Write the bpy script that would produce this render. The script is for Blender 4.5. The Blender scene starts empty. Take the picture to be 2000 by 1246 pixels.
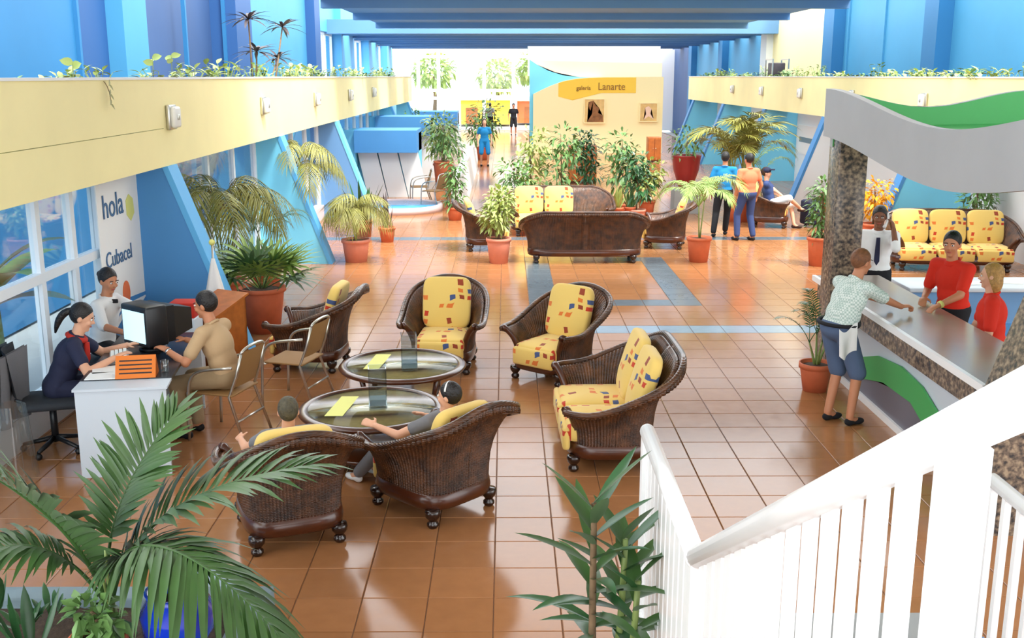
import bpy, bmesh, math, random
from mathutils import Vector, Matrix, Quaternion, noise
R = math.radians
random.seed(7)
scn = bpy.context.scene
COL = scn.collection
# ---------------------------------------------------------------- camera
cam_d = bpy.data.cameras.new('camera'); cam = bpy.data.objects.new('camera', cam_d); COL.objects.link(cam)
FPX = 2050.0
cam_d.sensor_width = 36.0; cam_d.lens = 36.0*FPX/2000.0; cam_d.clip_start = .05; cam_d.clip_end = 500
PITCH = math.atan((623-148)/FPX)
cam.location = (0, 0, 3.2); cam.rotation_euler = (R(90)-PITCH, 0, -R(.327))
scn.camera = cam
# ---------------------------------------------------------------- sky, exposure
scn.view_settings.view_transform = 'Standard'; scn.view_settings.look = 'None'
scn.view_settings.exposure = 0.0; scn.view_settings.gamma = 1.0; scn.view_settings.use_curve_mapping = False
world = bpy.data.worlds.new('sky'); scn.world = world; world.use_nodes = True
bg = world.node_tree.nodes['Background']
bg.inputs[0].default_value = (.95, .98, 1.0, 1); bg.inputs[1].default_value = 3.9
sun_d = bpy.data.lights.new('sun', 'SUN'); sun_d.energy = 5.5; sun_d.angle = R(14); sun_d.color = (1, .96, .88)
sun = bpy.data.objects.new('sun', sun_d); COL.objects.link(sun)
sun.rotation_euler = Vector((-.42, .35, -1)).to_track_quat('-Z', 'Y').to_euler()
# ---------------------------------------------------------------- helpers
def lin(c):
    return tuple(((v/255)/12.92 if v/255 <= .04045 else ((v/255+.055)/1.055)**2.4) for v in c)
MATS = {}
def mat(name, col, rough=.5, metal=0, spec=.5, var=0, vscale=6, bump=0, bscale=60, coat=0, trans=0, emit=None, estr=1, sheen=0):
    m = bpy.data.materials.new(name); m.use_nodes = True; MATS[name] = m
    nt = m.node_tree; b = nt.nodes['Principled BSDF']; c = lin(col)
    b.inputs['Base Color'].default_value = (*c, 1); b.inputs['Roughness'].default_value = rough
    b.inputs['Metallic'].default_value = metal; b.inputs['Specular IOR Level'].default_value = spec
    b.inputs['Coat Weight'].default_value = coat; b.inputs['Coat Roughness'].default_value = .12
    b.inputs['Sheen Weight'].default_value = sheen
    if trans: b.inputs['Transmission Weight'].default_value = trans
    if emit: b.inputs['Emission Color'].default_value = (*lin(emit), 1); b.inputs['Emission Strength'].default_value = estr
    if var or bump: tc = nt.nodes.new('ShaderNodeTexCoord')
    if var:
        n = nt.nodes.new('ShaderNodeTexNoise'); n.inputs['Scale'].default_value = vscale; n.inputs['Detail'].default_value = 4
        nt.links.new(tc.outputs['Object'], n.inputs['Vector'])
        r = nt.nodes.new('ShaderNodeValToRGB')
        r.color_ramp.elements[0].position = .3; r.color_ramp.elements[1].position = .7
        r.color_ramp.elements[0].color = (*[x*(1-var) for x in c], 1); r.color_ramp.elements[1].color = (*[min(1, x*(1+var)) for x in c], 1)
        nt.links.new(n.outputs['Fac'], r.inputs['Fac']); nt.links.new(r.outputs['Color'], b.inputs['Base Color'])
    if bump:
        n2 = nt.nodes.new('ShaderNodeTexNoise'); n2.inputs['Scale'].default_value = bscale
        nt.links.new(tc.outputs['Object'], n2.inputs['Vector'])
        bp = nt.nodes.new('ShaderNodeBump'); bp.inputs['Strength'].default_value = bump; bp.inputs['Distance'].default_value = .01
        nt.links.new(n2.outputs['Fac'], bp.inputs['Height']); nt.links.new(bp.outputs['Normal'], b.inputs['Normal'])
    return m
def glass_mat(name, tint=(1, 1, 1), gloss=.12, rough=.02):
    m = bpy.data.materials.new(name); m.use_nodes = True; MATS[name] = m; nt = m.node_tree
    for n in list(nt.nodes): nt.nodes.remove(n)
    o = nt.nodes.new('ShaderNodeOutputMaterial'); t = nt.nodes.new('ShaderNodeBsdfTransparent'); g = nt.nodes.new('ShaderNodeBsdfGlossy')
    mx = nt.nodes.new('ShaderNodeMixShader'); lw = nt.nodes.new('ShaderNodeLayerWeight'); fr = nt.nodes.new('ShaderNodeMath'); fr.operation = 'POWER'; fr.inputs[1].default_value = 5.0; nt.links.new(lw.outputs['Facing'], fr.inputs[0])
    ad = nt.nodes.new('ShaderNodeMath'); ad.operation = 'ADD'; ad.inputs[1].default_value = gloss*.4; ad.use_clamp = True
    t.inputs[0].default_value = (*tint, 1); g.inputs['Roughness'].default_value = rough
    nt.links.new(fr.outputs[0], ad.inputs[0]); nt.links.new(ad.outputs[0], mx.inputs[0]); nt.links.new(t.outputs[0], mx.inputs[1]); nt.links.new(g.outputs[0], mx.inputs[2])
    nt.links.new(mx.outputs[0], o.inputs[0]); return m
class MB:
    def __init__(s): s.v = []; s.f = []; s.sm = []; s.uv = None
    def add(s, vs, fs, smooth=False):
        o = len(s.v); s.v += [tuple(v) for v in vs]; s.f += [tuple(i+o for i in f) for f in fs]; s.sm += [smooth]*len(fs); return s
    def box(s, x0, x1, y0, y1, z0, z1, M=None, smooth=False):
        vs = [Vector((x, y, z)) for z in (z0, z1) for y in (y0, y1) for x in (x0, x1)]
        if M: vs = [M @ v for v in vs]
        return s.add(vs, [(0, 2, 3, 1), (4, 5, 7, 6), (0, 1, 5, 4), (2, 6, 7, 3), (0, 4, 6, 2), (1, 3, 7, 5)], smooth)
    def rbox(s, x0, x1, y0, y1, z0, z1, r=.02, M=None, seg=2):
        b = bmesh.new(); bmesh.ops.create_cube(b, size=1)
        for v in b.verts: v.co = ((x0+x1)/2+v.co.x*(x1-x0), (y0+y1)/2+v.co.y*(y1-y0), (z0+z1)/2+v.co.z*(z1-z0))
        bmesh.ops.bevel(b, geom=b.edges[:], offset=r, segments=seg, profile=.5, affect='EDGES')
        return s.addbm(b, M, True)
    def addbm(s, b, M=None, smooth=False):
        b.verts.index_update(); s.add([(M @ v.co) if M else v.co.copy() for v in b.verts], [[v.index for v in f.verts] for f in b.faces], smooth); b.free(); return s
    def tube(s, pts, r, n=8, cap=True, smooth=True):
        pts = [Vector(p) for p in pts]; rs = r if isinstance(r, (list, tuple)) else [r]*len(pts)
        vs = []; prev = None
        for i, p in enumerate(pts):
            t = (pts[min(i+1, len(pts)-1)]-pts[max(i-1, 0)])
            t = t.normalized() if t.length > 1e-9 else Vector((0, 0, 1))
            if prev is None: a = t.orthogonal().normalized()
            else:
                a = prev-t*prev.dot(t); a = a.normalized() if a.length > 1e-6 else t.orthogonal().normalized()
            prev = a; b = t.cross(a)
            for k in range(n):
                q = 2*math.pi*k/n; vs.append(p+(a*math.cos(q)+b*math.sin(q))*rs[i])
        fs = [(i*n+k, i*n+(k+1) % n, (i+1)*n+(k+1) % n, (i+1)*n+k) for i in range(len(pts)-1) for k in range(n)]
        if cap: fs += [tuple(range(n))[::-1], tuple(range((len(pts)-1)*n, len(pts)*n))]
        return s.add(vs, fs, smooth)
    def lathe(s, prof, n=24, c=(0, 0, 0), smooth=True):
        vs = []; fs = []; m = len(prof)
        for (r, z) in prof:
            for k in range(n): q = 2*math.pi*k/n; vs.append((c[0]+r*math.cos(q), c[1]+r*math.sin(q), c[2]+z))
        for i in range(m-1):
            for k in range(n): fs.append((i*n+k, i*n+(k+1) % n, (i+1)*n+(k+1) % n, (i+1)*n+k))
        fs += [tuple(range(n))[::-1], tuple(range((m-1)*n, m*n))]
        return s.add(vs, fs, smooth)
    def ell(s, c, rad, M=None, n=12, m=8, smooth=True):
        vs = [Vector((0, 0, -1))]; c = Vector(c)
        for i in range(1, m):
            a = -math.pi/2+math.pi*i/m
            for k in range(n): q = 2*math.pi*k/n; vs.append(Vector((math.cos(a)*math.cos(q), math.cos(a)*math.sin(q), math.sin(a))))
        vs.append(Vector((0, 0, 1)))
        vs = [Vector((v.x*rad[0], v.y*rad[1], v.z*rad[2])) for v in vs]
        if M: vs = [M @ v for v in vs]
        vs = [v+c for v in vs]; t = len(vs)-1
        fs = [(0, 1+(k+1) % n, 1+k) for k in range(n)]
        for i in range(m-2):
            for k in range(n): fs.append((1+i*n+k, 1+i*n+(k+1) % n, 1+(i+1)*n+(k+1) % n, 1+(i+1)*n+k))
        fs += [(1+(m-2)*n+k, 1+(m-2)*n+(k+1) % n, t) for k in range(n)]
        return s.add(vs, fs, smooth)
    def prism(s, poly, d0, d1, ax='y', smooth=False):
        # poly: 2-D outline, extruded from d0 to d1 along ax
        def P(a, b, d): return {'y': (a, d, b), 'x': (d, a, b), 'z': (a, b, d)}[ax]
        n = len(poly); vs = [P(a, b, d0) for a, b in poly]+[P(a, b, d1) for a, b in poly]
        b = bmesh.new(); bv = [b.verts.new(v) for v in vs]
        f0 = b.faces.new(bv[:n]); f1 = b.faces.new(bv[n:][::-1])
        for i in range(n): b.faces.new((bv[i], bv[n+i], bv[n+(i+1) % n], bv[(i+1) % n]))
        bmesh.ops.triangulate(b, faces=[f0, f1]); bmesh.ops.recalc_face_normals(b, faces=b.faces[:])
        return s.addbm(b, None, smooth)
    def grid(s, fn, nu, nv, smooth=True, closed=False):
        vs = [fn(i/nu, j/nv) for j in range(nv+1) for i in range(nu+1)]; w = nu+1
        return s.add(vs, [(j*w+i, j*w+i+1, (j+1)*w+i+1, (j+1)*w+i) for j in range(nv) for i in range(nu)], smooth)
    def mesh(s, name):
        me = bpy.data.meshes.new(name); me.from_pydata(s.v, [], s.f)
        me.polygons.foreach_set('use_smooth', s.sm); me.update(); return me
    def build(s, name, m, parent=None, loc=None, kind=None):
        return mkobj(name, s.mesh(name), m, parent, loc, kind)
def mkobj(name, me, m, parent=None, loc=None, kind=None):
    if m and not me.materials: me.materials.append(MATS[m] if isinstance(m, str) else m)
    o = bpy.data.objects.new(name, me); COL.objects.link(o)
    if parent: o.parent = parent
    if loc: o.location = loc
    if kind: o['kind'] = kind
    return o
def tag(o, label, cat, group=None):
    o['label'] = label; o['category'] = cat
    if group: o['group'] = group
    return o
def thing(name, label, cat, loc=(0, 0, 0), rz=0, group=None):
    o = bpy.data.objects.new(name, None); COL.objects.link(o); o.empty_display_size = .1
    o.location = loc; o.rotation_euler = (0, 0, rz); return tag(o, label, cat, group)
def structure(name, label=None):
    o = bpy.data.objects.new(name, None); COL.objects.link(o); o['kind'] = 'structure'
    if label: o['label'] = label
    return o
def struct(o, label=None):
    o['kind'] = 'structure'
    if label: o['label'] = label
    return o
def copy_tree(o, parent=None):
    c = o.copy(); COL.objects.link(c); c.parent = parent
    for ch in list(o.children): copy_tree(ch, c)
    return c
def place(o, loc, rz=None, sc=None):
    o.location = loc
    if rz is not None: o.rotation_euler = (0, 0, rz)
    if sc is not None: o.scale = (sc,)*3 if not isinstance(sc, tuple) else sc
    return o
def face_rz(fx, fy): return math.atan2(fx, -fy)      # local -Y turned to (fx, fy)
def bez(p, n):
    p = [Vector(q) for q in p]; out = []
    for i in range(n+1):
        t = i/n; q = p
        while len(q) > 1: q = [q[k].lerp(q[k+1], t) for k in range(len(q)-1)]
        out.append(q[0])
    return out
def text_mesh(txt, size, extrude=.004):
    cu = bpy.data.curves.new('t', 'FONT'); cu.body = txt; cu.size = size; cu.extrude = extrude; cu.resolution_u = 3
    o = bpy.data.objects.new('t', cu); COL.objects.link(o); bpy.context.view_layer.update()
    me = bpy.data.meshes.new_from_object(o.evaluated_get(bpy.context.evaluated_depsgraph_get()))
    bpy.data.objects.remove(o); return me
# ---------------------------------------------------------------- materials
mat('yellow_paint', (250, 238, 176), .6, var=.04, vscale=1.2)
mat('yellow_wall', (250, 205, 70), .6)
mat('blue_paint', (92, 176, 232), .55, var=.04, vscale=.8)
mat('blue_deep', (72, 140, 200), .55, var=.05, vscale=.8)
mat('blue_slate', (104, 152, 200), .6, var=.05, vscale=.8)
mat('wall_azure', (42, 118, 170), .6, var=.05, vscale=.8); mat('wall_navy', (40, 88, 146), .6); mat('wall_slate', (58, 88, 134), .6, var=.06, vscale=.8); mat('wall_sky', (70, 148, 190), .6, var=.04, vscale=.8)
mat('cyan_paint', (120, 208, 240), .55, var=.03, vscale=.8)
mat('cream_paint', (252, 236, 180), .6)
mat('peach_paint', (244, 206, 180), .6)
mat('white_paint', (238, 240, 240), .45)
mat('white_gloss', (245, 246, 246), .25)
mat('frame_white', (236, 242, 246), .4)
mat('grout', (120, 84, 58), .8)
mat('wood', (176, 98, 40), .4, var=.18, vscale=9)
mat('wood_dark', (74, 34, 14), .28, var=.2, vscale=10, coat=.4)
mat('foot_dark', (38, 18, 10), .2, coat=.5)
mat('terracotta', (206, 108, 70), .7, var=.08, vscale=8)
mat('terracotta_pale', (222, 142, 118), .75, var=.06, vscale=8)
mat('red_glaze', (150, 40, 40), .35, var=.05)
mat('blue_glaze', (16, 58, 200), .15, coat=.5)
mat('soil', (70, 56, 46), .95, var=.35, vscale=40, bump=.6, bscale=60)
mat('concrete', (160, 164, 164), .75, var=.05, vscale=3)
mat('canopy_grey', (178, 180, 182), .5, var=.04, vscale=2)
mat('green_paint', (70, 168, 92), .5)
mat('green_light', (84, 190, 110), .5)
mat('laminate', (150, 140, 128), .22, var=.03, vscale=3)
mat('grey_panel', (106, 104, 116), .35)
mat('aluminium', (200, 198, 190), .28, metal=.9)
mat('chrome', (215, 215, 215), .12, metal=1)
mat('tan_sling', (150, 112, 66), .7)
mat('black_plastic', (30, 32, 36), .35)
mat('dark_fabric', (48, 52, 58), .85)
mat('dark_top', (36, 38, 46), .25)
mat('desk_white', (205, 216, 226), .4)
mat('paper', (244, 244, 240), .7)
mat('lime_cloth', (226, 226, 130), .7)
mat('orange_card', (222, 118, 32), .6)
mat('ink', (46, 38, 40), .7)
mat('screen', (190, 228, 240), .3, emit=(200, 235, 245), estr=.9)
mat('frost', (236, 236, 230), .35)
mat('ink_blue', (72, 110, 150), .6)
mat('text_brown', (150, 104, 40), .6)
mat('orange_paint', (238, 120, 60), .55)
mat('brown_art', (140, 92, 52), .7, var=.4, vscale=6)
mat('tan_art', (222, 186, 120), .7, var=.15, vscale=5)
mat('pool_water', (70, 170, 230), .08, spec=.6)
mat('pink_stone', (226, 204, 204), .7)
mat('yellow_flower', (240, 180, 30), .6)
mat('white_fixture', (240, 240, 236), .4)
# plants
mat('palm_leaf', (58, 94, 40), .42, var=.25, vscale=3, sheen=.1)
mat('palm_leaf_light', (138, 166, 80), .42, var=.25, vscale=3)
mat('palm_olive', (134, 132, 58), .5, var=.25, vscale=3)
mat('leaf_dark', (54, 98, 56), .3, var=.25, vscale=4)
mat('leaf_mid', (104, 142, 78), .4, var=.3, vscale=4)
mat('leaf_light', (176, 192, 108), .45, var=.25, vscale=4)
mat('leaf_purple', (72, 62, 66), .5, var=.25, vscale=4)
mat('stem_green', (132, 150, 84), .5)
mat('stem_brown', (120, 96, 70), .8, var=.2, vscale=20)
# cloth, skin, hair
mat('skin_tan', (196, 132, 96), .55); mat('skin_light', (224, 168, 136), .55); mat('skin_brown', (132, 84, 58), .55)
mat('hair_black', (22, 18, 18), .45, bump=.8, bscale=70); mat('hair_brown', (62, 40, 26), .5, bump=.8, bscale=70); mat('hair_blonde', (176, 132, 70), .5, var=.3, vscale=50, bump=.8, bscale=70); mat('hair_auburn', (120, 76, 46), .55, var=.3, vscale=30, bump=.8, bscale=70)
mat('hair_olive', (74, 68, 50), .6, var=.5, vscale=30, bump=.8, bscale=70)
for n, c in dict(navy=(34, 38, 66), red=(214, 40, 14), white=(238, 240, 240), beige=(190, 160, 122), khaki=(166, 142, 108), black=(20, 22, 28), denim=(52, 70, 118), slate=(84, 104, 136), orange=(240, 128, 90), teal=(20, 130, 190), scarf=(190, 44, 30), grey=(120, 120, 124), brownshoe=(60, 38, 28)).items():
    mat('cloth_'+n, c, .85, bump=.15, bscale=40)
mat('eye_white', (240, 238, 232), .3); mat('eye_dark', (30, 20, 16), .2); mat('lip', (170, 84, 76), .5)
glass_mat('glass_pane', (.93, .98, 1.0), .10); glass_mat('glass_table', (.88, .93, .88), .07); glass_mat('glass_vase', (.91, .945, .95), .32)
# special materials
def tile_mat(name, col, rough=.16, var=.06):
    m = mat(name, col, rough, spec=.42); nt = m.node_tree; b = nt.nodes['Principled BSDF']; c = lin(col)
    oi = nt.nodes.new('ShaderNodeObjectInfo'); ge = nt.nodes.new('ShaderNodeNewGeometry')
    ad = nt.nodes.new('ShaderNodeMath'); ad.operation = 'ADD'; fr = nt.nodes.new('ShaderNodeMath'); fr.operation = 'FRACT'
    nt.links.new(oi.outputs['Random'], ad.inputs[0]); nt.links.new(ge.outputs['Random Per Island'], ad.inputs[1]); nt.links.new(ad.outputs[0], fr.inputs[0])
    r = nt.nodes.new('ShaderNodeValToRGB'); r.color_ramp.elements[0].color = (*[x*(1-var) for x in c], 1); r.color_ramp.elements[1].color = (*[min(1, x*(1+var)) for x in c], 1)
    nt.links.new(fr.outputs[0], r.inputs['Fac'])
    n = nt.nodes.new('ShaderNodeTexNoise'); n.inputs['Scale'].default_value = 9; n.inputs['Detail'].default_value = 5
    nt.links.new(ge.outputs['Position'], n.inputs['Vector'])
    mx = nt.nodes.new('ShaderNodeMix'); mx.data_type = 'RGBA'; mx.blend_type = 'OVERLAY'; mx.inputs[0].default_value = .12
    nt.links.new(r.outputs['Color'], mx.inputs[6]); nt.links.new(n.outputs['Fac'], mx.inputs[7]); nt.links.new(mx.outputs[2], b.inputs['Base Color'])
    rr = nt.nodes.new('ShaderNodeMapRange'); rr.inputs[3].default_value = rough-.03; rr.inputs[4].default_value = rough+.09
    nt.links.new(n.outputs['Fac'], rr.inputs[0]); nt.links.new(rr.outputs[0], b.inputs['Roughness'])
tile_mat('tile_orange', (168, 115, 74), .12); tile_mat('tile_grey', (98, 110, 118)); tile_mat('tile_blue', (134, 158, 178))
def granite(name, c0, c1, c2):
    m = mat(name, c0, .25); nt = m.node_tree; b = nt.nodes['Principled BSDF']
    tc = nt.nodes.new('ShaderNodeTexCoord'); v = nt.nodes.new('ShaderNodeTexNoise'); v.inputs['Scale'].default_value = 26; v.inputs['Detail'].default_value = 6
    nt.links.new(tc.outputs['Object'], v.inputs['Vector']); r = nt.nodes.new('ShaderNodeValToRGB'); r.color_ramp.elements[0].position = .36; r.color_ramp.elements[1].position = .66
    r.color_ramp.elements[0].color = (*lin(c0), 1); r.color_ramp.elements[1].color = (*lin(c2), 1); e = r.color_ramp.elements.new(.5); e.color = (*lin(c1), 1)
    nt.links.new(v.outputs['Fac'], r.inputs['Fac']); nt.links.new(r.outputs['Color'], b.inputs['Base Color'])
granite('granite', (52, 50, 50), (112, 96, 82), (160, 140, 116))
# ------------------------------------------------------------------ floor
TX, TY, X0, Y0 = .413, .41, -.08, 7.27
XL, XR = -4.3, 9.0
fl = struct(MB().box(XL-.1, XR+.1, -2, 66, -.12, -.006).build('floor', 'grout'), 'glossy orange tiled hall floor')
gx, gy, g0 = (TX-.006)/2, (TY-.006)/2, -.02
def tile_mb():
    m = MB(); b = .004
    vs = [(-gx, -gy, g0), (gx, -gy, g0), (gx, gy, g0), (-gx, gy, g0), (-gx, -gy, -b), (gx, -gy, -b), (gx, gy, -b), (-gx, gy, -b), (-gx+b, -gy+b, 0), (gx-b, -gy+b, 0), (gx-b, gy-b, 0), (-gx+b, gy-b, 0)]
    fs = [(8, 9, 10, 11)]+[(i, (i+1) % 4, 4+(i+1) % 4, 4+i) for i in range(4)]+[(4+i, 4+(i+1) % 4, 8+(i+1) % 4, 8+i) for i in range(4)]
    return m.add(vs, fs)
def tile_kind(x, y):
    if 14.55 < y < 18.9 and .2 < x < 2.9:
        if y < 14.96 or y > 18.5 or x < .72 or x > 2.4: return 'tile_grey'
    if 13.05 < y < 13.45 and x > .9: return 'tile_blue'
    if 6.2 < y < 6.6 and -2.3 < x < -1.55: return 'tile_blue'
    if 21 < y < 21.4: return 'tile_grey'
    return 'tile_orange'
proto = tile_mb(); cand = []
kx0, kx1 = math.floor((XL-X0)/TX), math.ceil((XR-X0)/TX); ky0, ky1 = math.floor((0-Y0)/TY), math.ceil((65.5-Y0)/TY)
cp_, sp_ = math.cos(PITCH), math.sin(PITCH)
for i in range(kx0, kx1):
    for j in range(ky0, ky1):
        x, y = X0+(i+.5)*TX, Y0+(j+.5)*TY
        Z = y*cp_+3.2*sp_; u = FPX*x/Z; v = (3.2*cp_-y*sp_)/Z*FPX
        vis = abs(u) < 1000 and v < 640 and not (x > .7 and y < 6.2) and x < 3.5
        cand.append((0 if vis else 1, y, x))
cand.sort(); tm = {}
rest = {k: MB() for k in ('tile_orange', 'tile_grey', 'tile_blue')}
pv, pf = proto.v, proto.f
for k, (nv, y, x) in enumerate(cand):
    kd = tile_kind(x, y)
    if k < 300:
        if kd not in tm: tm[kd] = proto.mesh('floor_tile')
        mkobj('floor_tile', tm[kd], kd, fl, (x, y, 0))
    else: rest[kd].add([(a+x, b+y, c) for a, b, c in pv], pf)
for kd in rest: rest[kd].build('floor_tiles_far', kd, fl, kind='stuff')
struct(MB().box(-60, 60, -30, 120, -.3, -.14).build('ground', 'concrete'))
# ------------------------------------------------------------------ left side
# outer courtyard wall with piers and upper openings
wl = structure('wall_left', 'blue painted wall rising beyond the left planter')
def seg(parent, name, m, x0, x1, y0, y1, z0, z1): return MB().box(x0, x1, y0, y1, z0, z1).build(name, m, parent)
XW = -6.5
for (y0, y1, m, dx) in [(5.5, 16.5, 'wall_azure', 0), (16.5, 17.65, 'wall_navy', .04), (17.65, 18.8, 'wall_sky', .32), (18.8, 25.1, 'wall_slate', -.3), (25.1, 26.6, 'wall_navy', .3), (26.6, 35.4, 'wall_sky', 0), (35.4, 36.4, 'wall_navy', .3)]:
    seg(wl, 'wall_panel', m, XW-.35, XW+dx, y0, y1, -.1, 5.3 if y1 < 18 else 5.95)
for y in (16.48, 22, 25.08): seg(wl, 'joint_strip', 'wall_azure', XW-.02, XW+.06, y-.04, y+.04, 0, 5.3)
openY = [(36.4, 41.3), (44.7, 49.5), (52.5, 57), (59.5, 63.5)]
prev = 36.4
for k, (a, b) in enumerate(openY):
    if a > prev: seg(wl, 'wall_panel', 'blue_paint', XW-.35, XW+.25, prev, a, -.1, 6.2)
    seg(wl, 'wall_panel', 'blue_paint', XW-.35, XW, a, b, -.1, 2.9); seg(wl, 'wall_panel', 'blue_paint', XW-.35, XW, a, b, 4.75, 6.2)
    w = struct(bpy.data.objects.new('window_%d' % (k+2), None)); COL.objects.link(w)
    for y in (a+.06, (a*2+b)/3, (a+2*b)/3, b-.06): seg(w, 'mullion', 'frame_white', XW-.2, XW-.1, y-.05, y+.05, 2.9, 4.75)
    for z in (2.95, 4.7): seg(w, 'rail', 'frame_white', XW-.2, XW-.1, a+.12, b-.12, z-.05, z+.05)
    seg(w, 'pane', 'glass_pane', XW-.155, XW-.145, a+.12, b-.12, 3.0, 4.65)
    prev = b
# parapet with planter
def parapet(name, x, sgn, y0, y1, label):
    p = structure(name, label)
    MB().box(min(x, x+sgn*.12), max(x, x+sgn*.12), y0, y1, 2.2, 3.16).build('face', 'yellow_paint', p)
    MB().box(min(x-sgn*.02, x+sgn*.14), max(x-sgn*.02, x+sgn*.14), y0, y1, 3.16, 3.185).build('coping', 'white_paint', p)
    MB().box(min(x+sgn*.12, x+sgn*.62), max(x+sgn*.12, x+sgn*.62), y0, y1, 2.2, 2.75).build('planter_floor', 'concrete', p)
    MB().box(min(x+sgn*.62, x+sgn*.72), max(x+sgn*.62, x+sgn*.72), y0, y1, 2.2, 3.1).build('back_wall', 'concrete', p)
    MB().box(min(x+sgn*.14, x+sgn*.6), max(x+sgn*.14, x+sgn*.6), y0, y1, 2.75, 3.1).build('soil', 'soil', p)
    return p
pl = parapet('wall_parapet_left', -3.85, -1, 3.0, 44, 'pale yellow balcony wall with planter along the left')
seg(pl, 'seam', 'palm_olive', -3.853, -3.848, 3, 12, 2.62, 2.626)
pr = parapet('wall_parapet_right', 8.0, 1, 8.0, 47, 'yellow balcony wall with planter along the right')
# leaning fins
def fin(name, y, m_face, m_edge, sgn, xin0, xin1, xw, parent=None, th=.32):
    f = structure(name) if not parent else parent
    MB().prism([(sgn*xw, 0), (sgn*xin0, 0), (sgn*xin1, 2.2), (sgn*xw, 2.2)], y, y+th, 'y').build('face', m_face, f)
    e = .02
    MB().prism([(sgn*(xin0-e), 0), (sgn*(xin0+.05), 0), (sgn*(xin1+.05), 2.2), (sgn*(xin1-e), 2.2)], y-.012, y+th+.012, 'y').build('edge_band', m_edge, f)
    return f
fin('wall_fin', 12.0, 'blue_deep', 'blue_paint', -1, 3.05, 3.85, 4.3)['label'] = 'blue leaning fin wall beside the information desk'  # face in shade and lighter inner edge are put into the paint colours
fin('wall_fin', 18.1, 'cyan_paint', 'blue_paint', -1, 3.05, 3.85, 4.3)['label'] = 'pale cyan leaning fin wall behind the fan palm pot'
fin('wall_fin', 24.2, 'blue_slate', 'cyan_paint', -1, 3.05, 3.85, 4.3)['label'] = 'grey blue leaning fin wall before the kiosks'
for y in (36, 42): fin('wall_fin', y, 'cyan_paint', 'blue_paint', -1, 3.05, 3.85, 4.3)['label'] = 'far pale leaning fin wall under the left balcony'
# glazing under the parapet
w1 = structure('window_1', 'white framed glazing behind the information desk')
YS = [5.6, 7.0, 8.3, 9.53, 10.3, 10.95, 12.0]
for y in YS: seg(w1, 'mullion', 'frame_white', -4.34, -4.26, y-.045, y+.045, .3, 2.2)
for z in (1.39, .33): seg(w1, 'transom', 'frame_white', -4.34, -4.25, 5.6, 12.0, z-.045, z+.045)
for a, b in zip(YS, YS[1:]):
    for z0, z1 in ((.38, 1.34), (1.44, 2.2)): seg(w1, 'pane', 'glass_pane', -4.305, -4.297, a+.045, b-.045, z0, z1)
seg(w1, 'sill_wall', 'white_paint', -4.4, -4.24, 5.6, 12.0, 0, .29)
w6 = structure('window_6', 'white framed glazing of the planted bays')
for a, b in ((12.32, 18.1), (18.42, 24.2), (24.52, 36)):
    n = round((b-a)/1.45)
    for k in range(n):
        ya, yb = a+(b-a)*k/n, a+(b-a)*(k+1)/n
        seg(w6, 'mullion', 'frame_white', -4.34, -4.26, yb-.09, yb, .3, 2.2); seg(w6, 'pane', 'glass_pane', -4.305, -4.297, ya, yb-.09, .3, 2.2)
    seg(w6, 'sill_wall', 'pink_stone', -4.4, -4.2, a, b, 0, .3)
# ------------------------------------------------------------------ right side
XRW = 10.0
wr = structure('wall_right', 'blue painted wall rising beyond the right planter')
for (y0, y1, m, dx) in [(8, 24.3, 'wall_sky', 0), (24.3, 25.1, 'wall_azure', -.35), (25.1, 32.0, 'wall_sky', 0), (32.0, 33.0, 'wall_azure', -.35), (33.0, 40.3, 'cream_paint', -.05), (40.3, 41.2, 'white_paint', -.3), (41.2, 48.5, 'wall_sky', 0), (48.5, 49.4, 'wall_azure', -.3), (49.4, 56.5, 'wall_sky', 0), (56.5, 57.4, 'wall_azure', -.3), (57.4, 65, 'wall_slate', 0)]:
    seg(wr, 'wall_panel', m, XRW+dx, XRW+.35, y0, y1, -.1, 6.2)
for y in (20.5, 25.9, 28.6, 31.6): seg(wr, 'joint_strip', 'wall_sky', XRW-.05, XRW+.02, y-.05, y+.05, 0, 6.2)
wr2 = structure('wall_right_lower', 'white lower wall with painted panels on the right')
seg(wr2, 'wall_panel', 'white_paint', 9.0, 9.12, 12, 47, 0, 2.2)
for k, y in enumerate((20.3, 26.6, 32.9, 39.2, 45.5)):
    fin('wall_fin', y, 'cyan_paint' if k != 1 else 'white_paint', 'blue_deep', 1, 7.2, 8.0, 9.0)['label'] = ['cyan leaning fin wall behind the floral sofa', 'white leaning fin wall behind the granite pillar', 'leaning fin wall behind the tall palm', 'leaning fin wall behind the red planter', 'leaning fin wall beside the gallery wall'][k]
# ------------------------------------------------------------------ ceiling: beams, with hidden openings added between them to let sky light in
ce = structure('ceiling', 'blue ceiling of wide cross beams')
y = 23.5
while y < 39:
    MB().box(-4.4, 8.2, y, y+2.5, 4.95, 5.05).build('ceiling_panel', 'blue_slate', ce)
    MB().box(-4.4, 8.2, y+2.5, y+2.8, 4.77, 5.05).build('beam', 'blue_slate', ce)
    y += 5.4
MB().box(-6.8, 10.3, 39.6, 40.4, 4.70, 5.2).build('beam', 'blue_slate', ce)
y = 40.4
while y < 63:
    MB().box(-6.8, 10.3, y, y+1.1, 4.80, 4.9).build('ceiling_panel', 'blue_slate', ce)
    MB().box(-6.8, 10.3, y+1.1, y+1.3, 4.70, 4.9).build('beam', 'blue_slate', ce)
    y += 2.9
near = structure('ceiling_near_shade', 'unseen flat white ceiling added to shade the seating hall')
NEAR_SHADE_ROOF = [(-3.6, 8.5, -4.0, 15.0)]  # out of view; extent set to hold back sky light from the near hall
for (a, b, c, d) in NEAR_SHADE_ROOF: MB().box(a, b, c, d, 5.6, 5.8).build('ceiling_panel', 'white_paint', near)
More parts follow.
